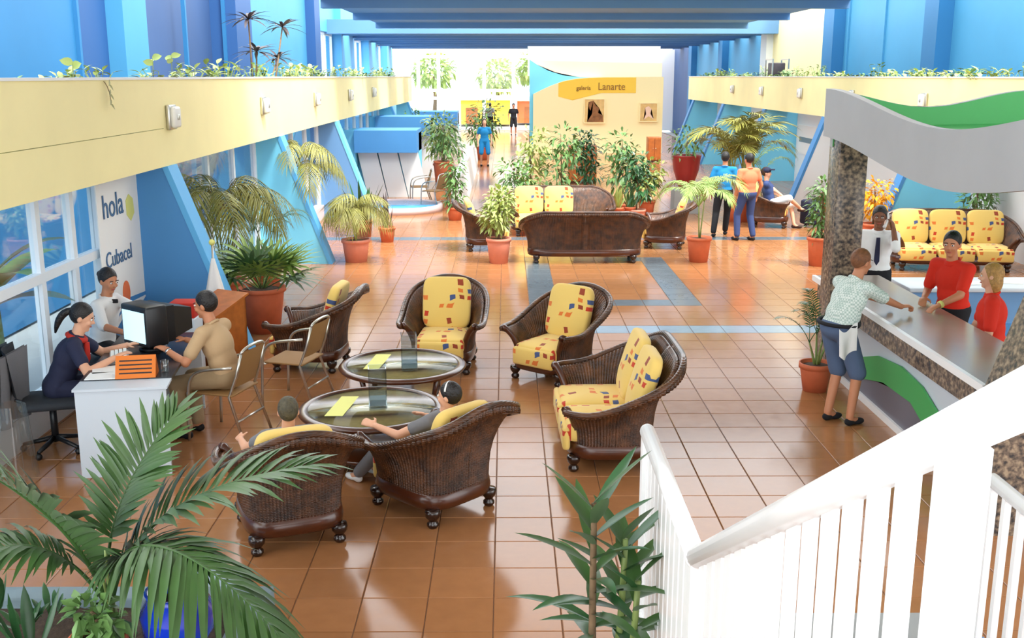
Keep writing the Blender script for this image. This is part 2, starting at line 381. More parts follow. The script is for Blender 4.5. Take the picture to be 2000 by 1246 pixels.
# ------------------------------------------------------------------ far end
we = structure('wall_end', 'white framed end glazing of the hall')
YE = 64.0
for x in (-6.5, -5.2, -4.0, -2.8, -1.3, .45, 1.7, 3.2): seg(we, 'mullion', 'frame_white', x-.1, x+.1, YE, YE+.15, 0, 4.7)
for z in (.1, 1.9, 2.35, 4.3): seg(we, 'transom', 'frame_white', -6.5, 3.2, YE+.02, YE+.13, z-.09, z+.09)
xs = (-6.5, -5.2, -4.0, -2.8, -1.3, .45, 1.7, 3.2)
for a, b in zip(xs, xs[1:]):
    for z0, z1 in ((.2, 1.8), (2.45, 4.2)):
        if not (a == -1.3 and z0 < 1): seg(we, 'pane', 'glass_pane', a+.1, b-.1, YE+.06, YE+.08, z0, z1)
seg(we, 'wall_panel', 'white_paint', 3.2, 10, YE, YE+.2, 0, 4.7)
# gallery wall: yellow front with a curved blue and peach crown
gw = structure('wall_gallery', 'yellow gallery wall with blue and peach painted curves')
YG = 45.0
crv = [(1.15, 2.45), (1.5, 2.62), (1.9, 2.8), (2.4, 2.98), (2.9, 3.08), (3.5, 3.13), (4.2, 3.15), (6.6, 3.15)]
MB().prism([(1.15, 0)]+crv+[(6.6, 0)], YG, YG+.3, 'y').build('yellow_front', 'cream_paint', gw)
MB().prism([(2.2, 2.35), (2.2, 2.9), (2.4, 2.965), (2.9, 3.06), (3.5, 3.11), (4.2, 3.13), (5.45, 3.13), (5.45, 2.5), (4.0, 2.5), (2.8, 2.2)], YG-.015, YG+.05, 'y').build('yellow_panel', 'yellow_wall', gw)
MB().prism([(1.0, 0), (1.0, 3.86), (1.3, 3.66), (1.8, 3.4), (2.4, 3.22), (3.1, 3.14), (4, 3.14), (4, 0)], YG+.32, YG+.5, 'y').build('blue_swoosh', 'cyan_paint', gw)
MB().prism([(1.0, 2.8), (1.0, 3.88), (1.6, 3.82), (6.6, 3.72), (6.6, 2.8)], YG+.55, YG+.75, 'y').build('peach_crown', 'peach_paint', gw)
MB().box(1.0, 7.0, YG+4, YG+4.3, 3.2, 4.5).build('upper_band', 'white_paint', gw)
for txt, size, x, z in (('galería', .26, 2.95, 2.62), ('Lanarte', .44, 3.85, 2.62)):
    me = text_mesh(txt, size, .01); o = mkobj('lettering', me, 'text_brown', gw, (x, YG-.03, z)); o.rotation_euler = (R(90), 0, 0)
    o.scale = (.86 if size > .3 else .9, 1, 1)
def picture(x, z, w, h, lab):
    t = thing('framed_picture', lab, 'picture', (x, YG-.03, z))
    MB().box(-w/2, w/2, -.03, .0, 0, h).build('canvas', 'tan_art', t)
    m = MB()
    for a, b, c, d in ((-w/2-.04, w/2+.04, -.04, 0), (-w/2-.04, w/2+.04, h, h+.04)): m.box(a, b, -.05, .01, c, d)
    for a, b in ((-w/2-.04, -w/2), (w/2, w/2+.04)): m.box(a, b, -.05, .01, 0, h)
    m.build('frame', 'cream_paint', t)
    return t
p = picture(3.72, 1.28, .82, .95, 'brown and gold painting with a dark blot, under the gallery lettering')
MB().prism([(-.3, .02), (-.1, .35), (-.22, .6), (-.25, .85), (-.05, .9), (.05, .7), (.2, .6), (.15, .4), (.35, .3), (.38, .02)], -.036, -.03, 'y').build('paint_shape', 'brown_art', p)
p = picture(6.0, 1.34, .7, .72, 'pale small painting with faint red marks beside the leaning blue fin')
MB().prism([(-.2, .05), (-.1, .3), (-.15, .55), (0, .62), (.12, .5), (.08, .3), (.22, .08), (0, .2)], -.036, -.03, 'y').build('paint_shape', 'peach_paint', p)
# wall lamps on the yellow balcony walls
def wall_lamp(x, y, z, sgn, lab, grp):
    t = thing('wall_lamp', lab, 'wall lamp', (x, y, z), 0, grp)
    MB().rbox(min(0, sgn*.05), max(0, sgn*.05), -.13, .13, -.14, .14, .015).build('backplate', 'aluminium', t)
    MB().rbox(min(sgn*.04, sgn*.11), max(sgn*.04, sgn*.11), -.11, .11, -.12, .12, .03).build('diffuser', 'frost', t)
    MB().rbox(min(sgn*.1, sgn*.125), max(sgn*.1, sgn*.125), -.05, .0, -.03, .03, .006).build('clip', 'aluminium', t)
for y in (12.23, 16.93, 21.63, 26.33, 31.0): wall_lamp(-3.848, y, 2.74, 1, 'square white bulkhead lamp on the pale yellow left balcony wall', 'lamps on the left balcony wall')
for y in (20.4, 24.7, 29.0, 33.4, 37.7): wall_lamp(7.998, y, 2.74, -1, 'square white bulkhead lamp on the yellow right balcony wall', 'lamps on the right balcony wall')
# hanging banner by the glazing
bn = thing('advertising_banner', 'tall white advertising banner with lettering and orange sun hanging at the glazing', 'banner', (-4.2, 11.5, 0))
MB().box(-.012, 0, -.72, .5, .35, 2.16).build('sheet', 'paper', bn)
MB().box(-.02, .01, -.74, .52, 2.16, 2.19).build('top_rail', 'aluminium', bn)
for txt, size, y, z, m in (('hola', .36, -.6, 1.74, 'ink_blue'), ('Cubacel', .24, -.62, 1.22, 'ink_blue')):
    o = mkobj('lettering', text_mesh(txt, size, .003), m, bn, (.006, y, z)); o.rotation_euler = (R(90), 0, R(90))
MB().prism([(.1, 1.7), (.1, 1.86), (.2, 1.92), (.32, 1.86), (.34, 1.7), (.22, 1.62)], .001, .005, 'x').build('sun_mark', 'lime_cloth', bn)
MB().prism([(-.1+.11*math.cos(a*.4189), .86+.14*math.sin(a*.4189)) for a in range(15)], .001, .006, 'x').build('orange_disc', 'orange_paint', bn)
MB().prism([(-.72, .36), (-.72, .44), (-.3, .6), (.1, .58), (.5, .7), (.5, .36)], .001, .005, 'x').build('blue_wave', 'blue_deep', bn)
MB().prism([(-.5, .62), (-.1, .74), (.5, .72), (.5, .76), (-.1, .8)], .001, .005, 'x').build('blue_stroke', 'blue_deep', bn)
# kiosks along the far left
def kiosk(x0, x1, y, h, lab):
    t = thing('kiosk', lab, 'kiosk', (0, 0, 0))
    MB().box(x0, x1, y+.7, y+1.6, 0, h-.1).build('body', 'cyan_paint', t)
    MB().box(x0, x1, y, y+1.6, h-.58, h).build('fascia', 'blue_deep', t)
    MB().box(x0-.3, x0, y+.2, y+1.6, 0, h-.02).build('side_wall', 'cyan_paint', t)
    n = 3
    for k in range(n):
        a = x0+(x1-x0)*k/n; b = x0+(x1-x0)*(k+1)/n
        MB().prism([(a+.02, h-.6), (b-.02, h-.6), (b+.25, 0), (a+.27, 0)], y+.45, y+.55, 'y').build('front_panel', 'white_paint', t)
    return t
kiosk(-4.0, -2.35, 28.0, 1.8, 'low blue fascia kiosk with slanted white front panels beyond the fins')
kiosk(-4.1, -2.4, 33.5, 1.95, 'blue fascia kiosk standing behind the nearer white panelled kiosk')
kiosk(-4.4, -2.1, 46.0, 1.7, 'farthest small blue kiosk near the end glazing')
# low white walkway wall, pool
struct(MB().prism([(-1.35, 0), (-1.0, 0), (-1.12, .8), (-1.3, .8)], 25.5, 37.5, 'y').build('wall_walkway', 'white_paint'), 'low white sloped wall along the walkway')
t = thing('indoor_pool', 'shallow blue indoor pool with pink rim beside the kiosk', 'pool', (-2.6, 25.6, 0))
MB().lathe([(.0, 0), (1.05, 0), (1.05, .16), (.95, .16), (.95, .1), (0, .1)], 32).build('rim', 'pink_stone', t)
MB().lathe([(0, .09), (.95, .09), (.95, .13), (0, .13)], 32).build('water', 'pool_water', t)
# outside beyond the end glazing
for x0, x1, y, h, m, lab in ((-3.2, .3, 72, 1.6, 'yellow_wall', 'low yellow pavilion outside the end glazing'), (.8, 3.4, 74, 1.5, 'orange_paint', 'low orange pavilion outside the end glazing')):
    t = thing('pavilion', lab, 'pavilion', (0, 0, 0)); MB().box(x0, x1, y, y+3, 0, h).build('wall', m, t); MB().box(x0-.2, x1+.2, y-.3, y+3.2, h, h+.25).build('roof', 'cream_paint', t)
    MB().box(x0+.5, x0+1.3, y-.03, y, .0, 1.1).build('door', 'wood', t)
# murals on the lower right wall
def mural(y0, y1, z0, z1, lab, k):
    t = thing('wall_poster', lab, 'poster', (8.99, 0, 0))
    MB().box(-.03, 0, y0, y1, z0, z1).build('board', 'paper', t)
    if k == 0:
        MB().prism([(y0+.1, z0+.05), (y0+.1, z0+.35), (y0+(y1-y0)*.5, z0+.5), (y1-.1, z0+.75), (y1-.1, z0+.05)], -.04, -.03, 'x').build('painted_wave', 'blue_deep', t)
        MB().prism([(y0+.1, z0+.8), (y0+.8, z0+.95), (y0+2.2, z0+.9), (y0+1, z0+.86)], -.04, -.03, 'x').build('painted_stroke', 'cyan_paint', t)
    else:
        MB().box(-.04, -.03, y0+.2, y1-.2, z0+.35, z0+.5).build('dark_line', 'slate_line', t)
mat('slate_line', (120, 140, 150), .6)
mural(33.4, 38.9, .1, 1.95, 'large white poster with blue wave behind the seated man', 0)
mural(27.2, 29.6, 1.1, 1.8, 'white wall poster with a grey text bar behind the pillar', 1)
mural(29.9, 32.6, .9, 1.75, 'white wall poster with a grey bar next to the big blue wave poster', 1)
# ------------------------------------------------------------------ wavy reception canopy
cn = thing('reception_canopy', 'grey wavy edged canopy with green inside over the reception counter', 'canopy', (0, 0, 0))
def lerp_pts(p, y):
    for (a, za), (b, zb) in zip(p, p[1:]):
        if b <= y <= a: t = (a-y)/(a-b); t = t*t*(3-2*t); return za+(zb-za)*t
    return p[-1][1]
TOPW = [(11.3, 3.07), (8.25, 2.80), (5.2, 3.1)]; BOTW = [(11.3, 2.58), (8.2, 2.34), (5.2, 2.64)]
ys_ = [11.25-i*.12 for i in range(51)]
MB().prism([(y, lerp_pts(TOPW, y)) for y in ys_]+[(y, lerp_pts(BOTW, y)) for y in ys_[::-1]], 3.36, 3.44, 'x').build('front_fascia', 'canopy_grey', cn)
def wx(x): return .085*math.cos((x-3.3)/2.2*2*math.pi)
xs_ = [3.44+.1*i for i in range(26)]
MB().prism([(x, 2.97+wx(x)) for x in xs_]+[(x, 2.42+wx(x)*.6) for x in xs_[::-1]], 11.17, 11.25, 'y').build('end_fascia', 'canopy_grey', cn)
MB().prism([(x, 2.965+wx(x)) for x in xs_]+[(x, 2.43+wx(x)*.6) for x in xs_[::-1]], 11.15, 11.168, 'y').build('inner_lining', 'green_paint', cn)
def roof(u, v):
    x = 3.44+u*2.5; y = 11.15-v*3.75
    return (x, y, lerp_pts(BOTW, y)+.1+.05*u)
g = MB().grid(roof, 14, 40); g.build('roof_sheet', 'green_light', cn)
# granite pillar and slanted end pier
gp = thing('granite_pillar', 'square speckled granite pillar at the far end of the reception counter', 'pillar', (3.6, 11.12, 0))
MB().rbox(-.15, .15, -.18, .18, 0, 2.62, .012).build('shaft', 'granite', gp); MB().box(-.17, .17, -.2, .2, 0, .08).build('base', 'granite', gp)
ep = thing('slanted_pier', 'blue leaning pier edged with granite at the near counter end', 'pier', (0, 0, 0))
MB().prism([(3.66, 0), (4.2, 2.3), (5.6, 2.3), (5.6, 0)], 6.98, 7.3, 'y').build('blue_face', 'blue_deep', ep)
MB().prism([(3.42, .0), (3.42, .72), (3.92, 2.3), (4.21, 2.3), (3.67, 0)], 6.93, 7.36, 'y').build('granite_edge', 'granite', ep)
# ------------------------------------------------------------------ reception counter
rc = thing('reception_counter', 'long reception counter with grey top, granite band and green wave front', 'counter', (0, 0, 0))
CY0, CY1 = 7.37, 11.75
MB().box(3.62, 4.12, CY0, CY1, .06, .93).build('body', 'desk_white', rc)
MB().box(3.58, 4.14, CY0, CY1, 0, .07).build('base_trim', 'white_gloss', rc)
MB().box(3.5, 4.25, CY0, CY1, .945, .985).build('worktop', 'laminate', rc)
MB().box(3.49, 3.53, CY0, CY1, .93, .99).build('edge_strip', 'white_gloss', rc)
MB().box(3.56, 3.62, CY0, CY1, .72, .93).build('granite_band', 'granite', rc)
MB().prism([(CY0, .07), (CY0, .12), (8.2, .2), (8.9, .42), (9.6, .4), (10.4, .22), (11, .3), (CY1, .36), (CY1, .07)], 3.605, 3.62, 'x').build('grey_wave', 'grey_panel', rc)
gt = [(CY0, .28), (8.0, .36), (8.7, .58), (9.2, .62), (9.8, .56), (10.4, .38), (11, .46), (CY1, .52)]; gb = [(CY0, .08), (8.2, .15), (8.9, .37), (9.6, .35), (10.4, .17), (11, .25), (CY1, .31)]
MB().prism(gt+gb[::-1], 3.59, 3.61, 'x').build('green_wave', 'green_paint', rc)
lf = MB()
for a in range(7):
    an = R(20+a*24); lf.prism([(7.95, .2), (7.95+.2*math.cos(an)-.025, .2+.16*math.sin(an)), (7.95+.26*math.cos(an), .2+.22*math.sin(an)), (7.95+.2*math.cos(an)+.025, .2+.16*math.sin(an)-.02)], 3.58, 3.592, 'x')
lf.build('painted_leaves', 'green_light', rc)
bd = thing('back_desk', 'low blue back desk with grey top inside the reception', 'desk', (0, 0, 0))
MB().box(4.75, 7.4, 12.0, 12.6, 0, .74).build('body', 'blue_slate', bd); MB().rbox(4.7, 7.45, 11.95, 12.65, .74, .79, .01).build('worktop', 'desk_white', bd)
MB().box(4.8, 7.35, 11.97, 12.0, .1, .36).build('front_panel', 'blue_deep', bd)
pp = thing('desk_telephone', 'dark desk telephone on the reception back desk', 'telephone', (5.15, 12.2, .79))
MB().prism([(-.1, 0), (.1, 0), (.1, .07), (-.1, .035)], -.09, .09, 'x').build('base', 'black_plastic', pp); MB().tube([(-.08, .03, .09), (-.03, .03, .1), (.06, .03, .1), (.1, .03, .09)], [.02, .013, .013, .02]).build('handset', 'black_plastic', pp)
for k, (x, y, r) in enumerate(((5.6, 12.25, 10), (6.0, 12.3, -15))):
    tag(MB().box(-.15, .15, -.1, .1, 0, .012).build('paper_stack', 'paper', None, (x, y, .79)), 'white paper stack lying on the reception back desk', 'paper', 'papers on the back desk').rotation_euler = (0, 0, R(r))
# ------------------------------------------------------------------ stairs and white railing
st = structure('stairs', 'stair flight and landing behind the white railing')
MB().box(.64, 2.05, 3.3, 4.65, .5, .65).build('landing_slab', 'concrete', st)
for k in range(7): MB().box(.7, 2.0, 3.3-.29*(k+1), 3.3-.29*k, .45+.17*k, .65+.17*(k+1)).build('step', 'wood', st)
MB().box(-1.6, 2.1, -2, 1.27, 1.62, 1.84).build('upper_slab', 'concrete', st)
for k in range(4): MB().box(2.05+.29*k, 2.05+.29*(k+1), 3.3, 4.65, 0, .52-.13*k).build('step', 'blue_slate', st)
rl = thing('stair_railing', 'white metal stair railing with flat balusters bending down to the landing', 'railing', (0, 0, 0))
Pc, Pe, Pu = Vector((.66, 3.36, 1.57)), Vector((.66, 4.66, 1.58)), Vector((.66, .9, 3.02))
MB().tube([Pe, Pe.lerp(Pc, .5), Pc], .036, 14).ell(Pe, (.036,)*3).build('landing_handrail', 'white_gloss', rl)
MB().tube([Pc, Pc.lerp(Pu, .5), Pu], .038, 14).ell(Pc, (.042,)*3).build('stair_handrail', 'white_gloss', rl)
MB().box(.64, .68, 3.34, 4.68, .62, .67).build('lower_rail', 'white_gloss', rl)
MB().tube([(.66, 3.34, .66), (.66, .9, 2.1)], .025, 8).build('stair_lower_rail', 'white_gloss', rl)
slat = MB().box(-.006, .006, -.040, .040, 0, 1).mesh('baluster')
n = 12
for k in range(n):
    y = 4.62-k*.112
    o = mkobj('baluster', slat, 'white_gloss', rl, (.66, y, .64)); o.scale = (1, 1, .93)
for k in range(14):
    y = 3.24-k*.125; f = (3.36-y)/(3.36-.9); zt = 1.57+1.45*f
    o = mkobj('baluster', slat, 'white_gloss', rl, (.66, y, .67+1.43*f)); o.scale = (1, 1, zt-(.67+1.43*f))
MB().box(.635, .685, 4.63, 4.69, .5, 1.57).build('post', 'white_gloss', rl); MB().box(.635, .685, 3.33, 3.39, .5, 1.56).build('post', 'white_gloss', rl)
MB().box(.65, .67, 1.36, 1.50, 1.84, 2.7).build('post', 'white_gloss', rl)
MB().tube([(.66, 4.7, .63), (.66, 4.78, .66), (.66, 4.8, .74), (.66, 4.74, .8), (.66, 4.69, .76)], .02, 8).build('scroll', 'white_gloss', rl)
MB().prism([(4.66, .45), (4.66, .62), (3.36, .62), (1.0, 1.98), (1.0, 1.8), (3.3, .45)], .645, .675, 'x').build('stringer', 'white_gloss', rl)
r2 = thing('landing_railing', 'slim white railing across the stair landing near the counter', 'railing', (0, 0, 0))
MB().tube([(2.0, 4.05, 1.58), (2.0, 2.4, 1.58)], .03, 12).build('handrail', 'white_gloss', r2)
MB().tube([(2.0, 4.05, .75), (2.0, 2.4, .75)], .02, 8).build('lower_rail', 'white_gloss', r2)
bar = MB().box(-.014, .014, -.014, .014, .65, 1.57).mesh('baluster')
for k in range(13): mkobj('baluster', bar, 'white_gloss', r2, (2.0, 4.03-k*.12, 0))
# ------------------------------------------------------------------ wicker seating
def wicker_mat():
    m = mat('wicker', (70, 38, 18), .34, coat=.35, spec=.5); nt = m.node_tree; b = nt.nodes['Principled BSDF']
    tc = nt.nodes.new('ShaderNodeTexCoord'); w = nt.nodes.new('ShaderNodeTexWave'); w.bands_direction = 'Z'; w.inputs['Scale'].default_value = 26; w.inputs['Distortion'].default_value = 2.5; w.inputs['Detail'].default_value = 2
    n = nt.nodes.new('ShaderNodeTexNoise'); n.inputs['Scale'].default_value = 10; n.inputs['Detail'].default_value = 5
    nt.links.new(tc.outputs['Object'], w.inputs['Vector']); nt.links.new(tc.outputs['Object'], n.inputs['Vector'])
    r = nt.nodes.new('ShaderNodeValToRGB'); r.color_ramp.elements[0].position = .35; r.color_ramp.elements[1].position = .7
    r.color_ramp.elements[0].color = (*lin((50, 26, 12)), 1); r.color_ramp.elements[1].color = (*lin((104, 62, 30)), 1)
    nt.links.new(n.outputs['Fac'], r.inputs['Fac']); nt.links.new(r.outputs['Color'], b.inputs['Base Color'])
    bp = nt.nodes.new('ShaderNodeBump'); bp.inputs['Strength'].default_value = .5; bp.inputs['Distance'].default_value = .006
    nt.links.new(w.outputs['Fac'], bp.inputs['Height']); nt.links.new(bp.outputs['Normal'], b.inputs['Normal'])
wicker_mat()
def fabric_mat(name, axes):
    m = mat(name, (236, 200, 96), .85, sheen=.2); nt = m.node_tree; b = nt.nodes['Principled BSDF']; L = nt.links.new
    tc = nt.nodes.new('ShaderNodeTexCoord'); sx = nt.nodes.new('ShaderNodeSeparateXYZ'); L(tc.outputs['Object'], sx.inputs[0])
    cx = nt.nodes.new('ShaderNodeCombineXYZ'); L(sx.outputs[axes[0]], cx.inputs[0]); L(sx.outputs[axes[1]], cx.inputs[1])
    nz = nt.nodes.new('ShaderNodeTexNoise'); nz.inputs['Scale'].default_value = 3; L(cx.outputs[0], nz.inputs['Vector'])
    ma = nt.nodes.new('ShaderNodeVectorMath'); ma.operation = 'MULTIPLY_ADD'; ma.inputs[1].default_value = (.16, .16, 0); L(nz.outputs['Color'], ma.inputs[0]); L(cx.outputs[0], ma.inputs[2])
    sc = nt.nodes.new('ShaderNodeVectorMath'); sc.operation = 'SCALE'; sc.inputs['Scale'].default_value = 11; L(ma.outputs[0], sc.inputs[0])
    fl_ = nt.nodes.new('ShaderNodeVectorMath'); fl_.operation = 'FLOOR'; L(sc.outputs[0], fl_.inputs[0])
    fr = nt.nodes.new('ShaderNodeVectorMath'); fr.operation = 'FRACTION'; L(sc.outputs[0], fr.inputs[0])
    wn = nt.nodes.new('ShaderNodeTexWhiteNoise'); wn.noise_dimensions = '3D'; L(fl_.outputs[0], wn.inputs['Vector'])
    s2 = nt.nodes.new('ShaderNodeSeparateXYZ'); L(fr.outputs[0], s2.inputs[0])
    def absd(o):
        a = nt.nodes.new('ShaderNodeMath'); a.operation = 'SUBTRACT'; a.inputs[1].default_value = .5; L(o, a.inputs[0])
        c = nt.nodes.new('ShaderNodeMath'); c.operation = 'ABSOLUTE'; L(a.outputs[0], c.inputs[0]); return c.outputs[0]
    mx = nt.nodes.new('ShaderNodeMath'); mx.operation = 'MAXIMUM'; L(absd(s2.outputs[0]), mx.inputs[0]); L(absd(s2.outputs[1]), mx.inputs[1])
    lt = nt.nodes.new('ShaderNodeMath'); lt.operation = 'LESS_THAN'; lt.inputs[1].default_value = .30; L(mx.outputs[0], lt.inputs[0])
    ring = nt.nodes.new('ShaderNodeMath'); ring.operation = 'GREATER_THAN'; ring.inputs[1].default_value = .12; L(mx.outputs[0], ring.inputs[0])
    ra = nt.nodes.new('ShaderNodeValToRGB'); ra.color_ramp.interpolation = 'CONSTANT'; e = ra.color_ramp.elements
    cols = [(0, (232, 198, 108)), (.42, (196, 56, 26)), (.54, (222, 118, 44)), (.64, (66, 84, 130)), (.74, (232, 198, 108)), (.9, (150, 60, 30))]
    e[0].color = (*lin(cols[0][1]), 1); e[1].position = cols[1][0]; e[1].color = (*lin(cols[1][1]), 1)
    for p, c in cols[2:]: q = e.new(p); q.color = (*lin(c), 1)
    L(wn.outputs['Value'], ra.inputs['Fac'])
    m0 = nt.nodes.new('ShaderNodeMix'); m0.data_type = 'RGBA'; m0.inputs[6].default_value = (*lin((226, 140, 60)), 1); L(ring.outputs[0], m0.inputs[0]); L(ra.outputs['Color'], m0.inputs[7])
    # keep blank cells blank: only colour where mask
    m1 = nt.nodes.new('ShaderNodeMix'); m1.data_type = 'RGBA'; m1.inputs[6].default_value = (*lin((232, 198, 108)), 1); L(lt.outputs[0], m1.inputs[0])
    L(ra.outputs['Color'], m1.inputs[7]); L(m1.outputs[2], b.inputs['Base Color'])
fabric_mat('fabric_seat', (0, 1)); fabric_mat('fabric_back', (0, 2))
def cushion(w, d, h, e=.22, n=14, puff=.02):
    # pillow-like rounded slab, flat outline superellipse
    m = MB()
    def outl(a, s):
        c, q = math.cos(a), math.sin(a); return (w/2*s*math.copysign(abs(c)**e, c), d/2*s*math.copysign(abs(q)**e, q))
    N = 40; rings = [(0.001, -h/2), (.9, -h/2), (.97, -h*.42), (1, -h*.2), (1, h*.2), (.97, h*.42), (.9, h/2), (.5, h/2+puff), (.001, h/2+puff*1.3)]
    vs = []
    for s, z in rings:
        for k in range(N): x, y = outl(2*math.pi*k/N, s); vs.append((x, y, z))
    fs = [(i*N+k, i*N+(k+1) % N, (i+1)*N+(k+1) % N, (i+1)*N+k) for i in range(len(rings)-1) for k in range(N)]
    return m.add(vs, fs, True)
SEAT = {}
def seat_meshes(W):
    if W in SEAT: return SEAT[W]
    wb, wt, db, dt = W-.156, W+.094, .70, .92; z0 = .19; arm, back = .57, .95
    A0, A1 = R(-42), R(222); e = .52; nr = int(44+W*40); NU = nr*4
    def path(a, w, d):
        c, s = math.cos(a), math.sin(a); return w/2*math.copysign(abs(c)**e, c), d/2*math.copysign(abs(s)**e, s)
    # arc-length reparametrisation so that ribs are even
    S = 600; pts = [Vector((*path(A0+(A1-A0)*i/S, W, .8), 0)) for i in range(S+1)]; cum = [0]
    for i in range(S): cum.append(cum[-1]+(pts[i+1]-pts[i]).length)
    def ang(u):
        t = u*cum[-1]; lo, hi = 0, S
        while hi-lo > 1:
            q = (lo+hi)//2
            if cum[q] <= t: lo = q
            else: hi = q
        f = (t-cum[lo])/max(1e-9, cum[hi]-cum[lo]); return A0+(A1-A0)*(lo+f)/S
    flat = max(0, (W-.78)/2)*.96; half = cum[-1]/2
    def top_h(a):
        f = (a-A0)/(A1-A0)*S; i = min(S-1, max(0, int(f))); d = abs(cum[i]+(cum[i+1]-cum[i])*(f-i)-half)
        q = min(1, max(0, d-flat)/((half-flat)*.86)); return arm+(back-arm)*(math.cos(math.pi*q)+1)/2
    prof = [(0, 0), (.12, .0), (.25, .02), (.4, .07), (.55, .18), (.7, .36), (.82, .57), (.91, .78), (.965, .92), (1.0, 1.02), (.99, 1.12), (.95, 1.17), (.90, 1.15)]
    def shell(off, rib):
        vs = []; nv = len(prof)
        for zf, fl in prof:
            for i in range(NU+1):
                u = i/NU; a = ang(u); h = top_h(a)
                lean = max(0, math.sin(a))
                w = wb+(wt-wb)*fl; d = db+(dt-db)*fl
                x, y = path(a, w-2*off, d-2*off); y += .10*fl*lean
                r = rib*(abs(math.sin(math.pi*u*nr))-.5) if rib else 0
                nx, ny = x/(w/2), y/(d/2); L_ = math.hypot(nx, ny) or 1
                vs.append((x+nx/L_*r, y+ny/L_*r, z0+(h-z0)*zf))
        w_ = NU+1
        return vs, [(j*w_+i, j*w_+i+1, (j+1)*w_+i+1, (j+1)*w_+i) for j in range(nv-1) for i in range(NU)]
    m = MB(); vo, fo = shell(0, .013); vi, fi = shell(.045, .009)
    vi = [(x, y, z+(-.012)) for x, y, z in vi]
    m.add(vo, fo, True); m.add(vi, [f[::-1] for f in fi], True)
    # close front ends and the rim
    k0 = len(vo); w_ = NU+1; cl = []
    for j in range(len(prof)-1):
        for i in (0, NU): cl.append((j*w_+i, (j+1)*w_+i, k0+(j+1)*w_+i, k0+j*w_+i))
    J = len(prof)-1
    for i in range(NU): cl.append((J*w_+i, J*w_+i+1, k0+J*w_+i+1, k0+J*w_+i))
    m.f += cl; m.sm += [False]*len(cl)
    D = {'shell': m.mesh('wicker_shell')}
    # braided rim
    rim = []
    for i in range(0, 97):
        a = ang(i/96); x, y = path(a, wt*1.015, dt*1.01); y += .11*max(0, math.sin(a)); rim.append((x, y, top_h(a)-.005))
    D['rim'] = MB().tube(rim, .026, 8).mesh('rim')
    # front roll of each arm, base frame, deck
    D['arm_ends'] = []
    for a in (A0, A1):
        ends = MB(); col = []
        for zf, fl in prof[:-2]:
            x, y = path(a, wb+(wt-wb)*fl-.045, db+(dt-db)*fl-.045); col.append((x, y, z0+(top_h(a)-z0)*zf))
        D['arm_ends'].append(ends.tube(col, [.03]*(len(col)-2)+[.036, .045], 8).mesh('arm_post'))
    base = MB(); N = 48
    def loop(w, d, z): return [(*path(2*math.pi*k/N, w, d), z) for k in range(N)]
    rr = [loop(wb-.02, db-.02, .125), loop(wb+.02, db+.02, .14), loop(wb+.035, db+.035, .19), loop(wb+.02, db+.02, .245), loop(wb-.02, db-.02, .26), loop(wb*.5, db*.5, .265), loop(wb*.01, db*.01, .265)]
    vs = [v for r_ in rr for v in r_]; base.add(vs, [(i*N+k, i*N+(k+1) % N, (i+1)*N+(k+1) % N, (i+1)*N+k) for i in range(len(rr)-1) for k in range(N)]+[tuple(range(N))[::-1]], True)
    D['base'] = base.mesh('base_frame')
    D['leg'] = MB().lathe([(.0, 0), (.028, 0), (.042, .02), (.04, .04), (.026, .055), (.032, .066), (.05, .09), (.055, .12), (.05, .145), (0, .15)], 14).mesh('leg')
    D['wb'], D['db'] = wb, db
    nb = 1 if W < 1.1 else (2 if W < 1.7 else 3); D['n'] = nb
    cw = (wb-.10)/nb
    D['seat'] = cushion(cw-.01, db*.92, .15).mesh('seat_cushion')
    bc = cushion(cw*(.98 if nb == 1 else .97), .60, .10, .36, puff=.03); bc.v = [(x, -z, y) for x, y, z in bc.v]   # stand it up
    D['back'] = bc.mesh('back_cushion'); D['cw'] = cw
    drop = MB().rbox(-(cw-.03)/2, (cw-.03)/2, -.03, .03, -.1, .1, .028); D['drop'] = drop.mesh('front_flap')
    SEAT[W] = D; return D
def wicker_seat(name, W, label, cat, loc, rz, group=None, cushions=None, seat=True, flap=True, cz=.69):
    D = seat_meshes(W); t = thing(name, label, cat, loc, rz, group)
    mkobj('wicker_shell', D['shell'], 'wicker', t); mkobj('rim', D['rim'], 'wicker', t); [mkobj('arm_post', q, 'wood_dark', t) for q in D['arm_ends']]; mkobj('base_frame', D['base'], 'wood_dark', t)
    for sx in (-1, 1):
        for sy in (-1, 1): mkobj('leg', D['leg'], 'foot_dark', t, (sx*D['wb']*.43, sy*D['db']*.42, 0))
    t.scale = (1.07, 1.07, .98)
    n = D['n']; cs = range(n) if cushions is None else cushions
    for k in range(n):
        x = (k-(n-1)/2)*D['cw']
        if seat:
            s = mkobj('seat_cushion', D['seat'], 'fabric_seat', t, (x, -.03, .335))
            if flap: mkobj('front_flap', D['drop'], 'fabric_back', s, (0, -D['db']*.46, -.05))
        if k in cs:
            o = mkobj('back_cushion', D['back'], 'fabric_back', t, (x, .27, cz)); o.rotation_euler = (R(-15), 0, 0)
    return t
def facing(name, W, label, cat, x, y, fx, fy, **k): return wicker_seat(name, W, label, cat, (x, y, 0), face_rz(fx, fy), **k)
facing('wicker_armchair', .78, 'brown wicker armchair turned sideways beside the terracotta fan palm pot', 'armchair', -2.2, 11.5, -1, .12)
facing('wicker_armchair', .78, 'brown wicker armchair with floral back cushion squarely behind the glass table', 'armchair', -.70, 11.45, -.08, -1)
facing('wicker_armchair', .78, 'brown wicker armchair with floral cushions angled between table and loveseat', 'armchair', .52, 11.05, -.62, -.78)
facing('wicker_loveseat', 1.42, 'two seat wicker loveseat with floral cushions beside the round glass tables', 'loveseat', .86, 8.8, -1, -.02)
facing('wicker_armchair', .78, 'brown wicker armchair seen from behind with a dark haired sitter', 'armchair', -.56, 7.52, -.72, .70, cz=.60)
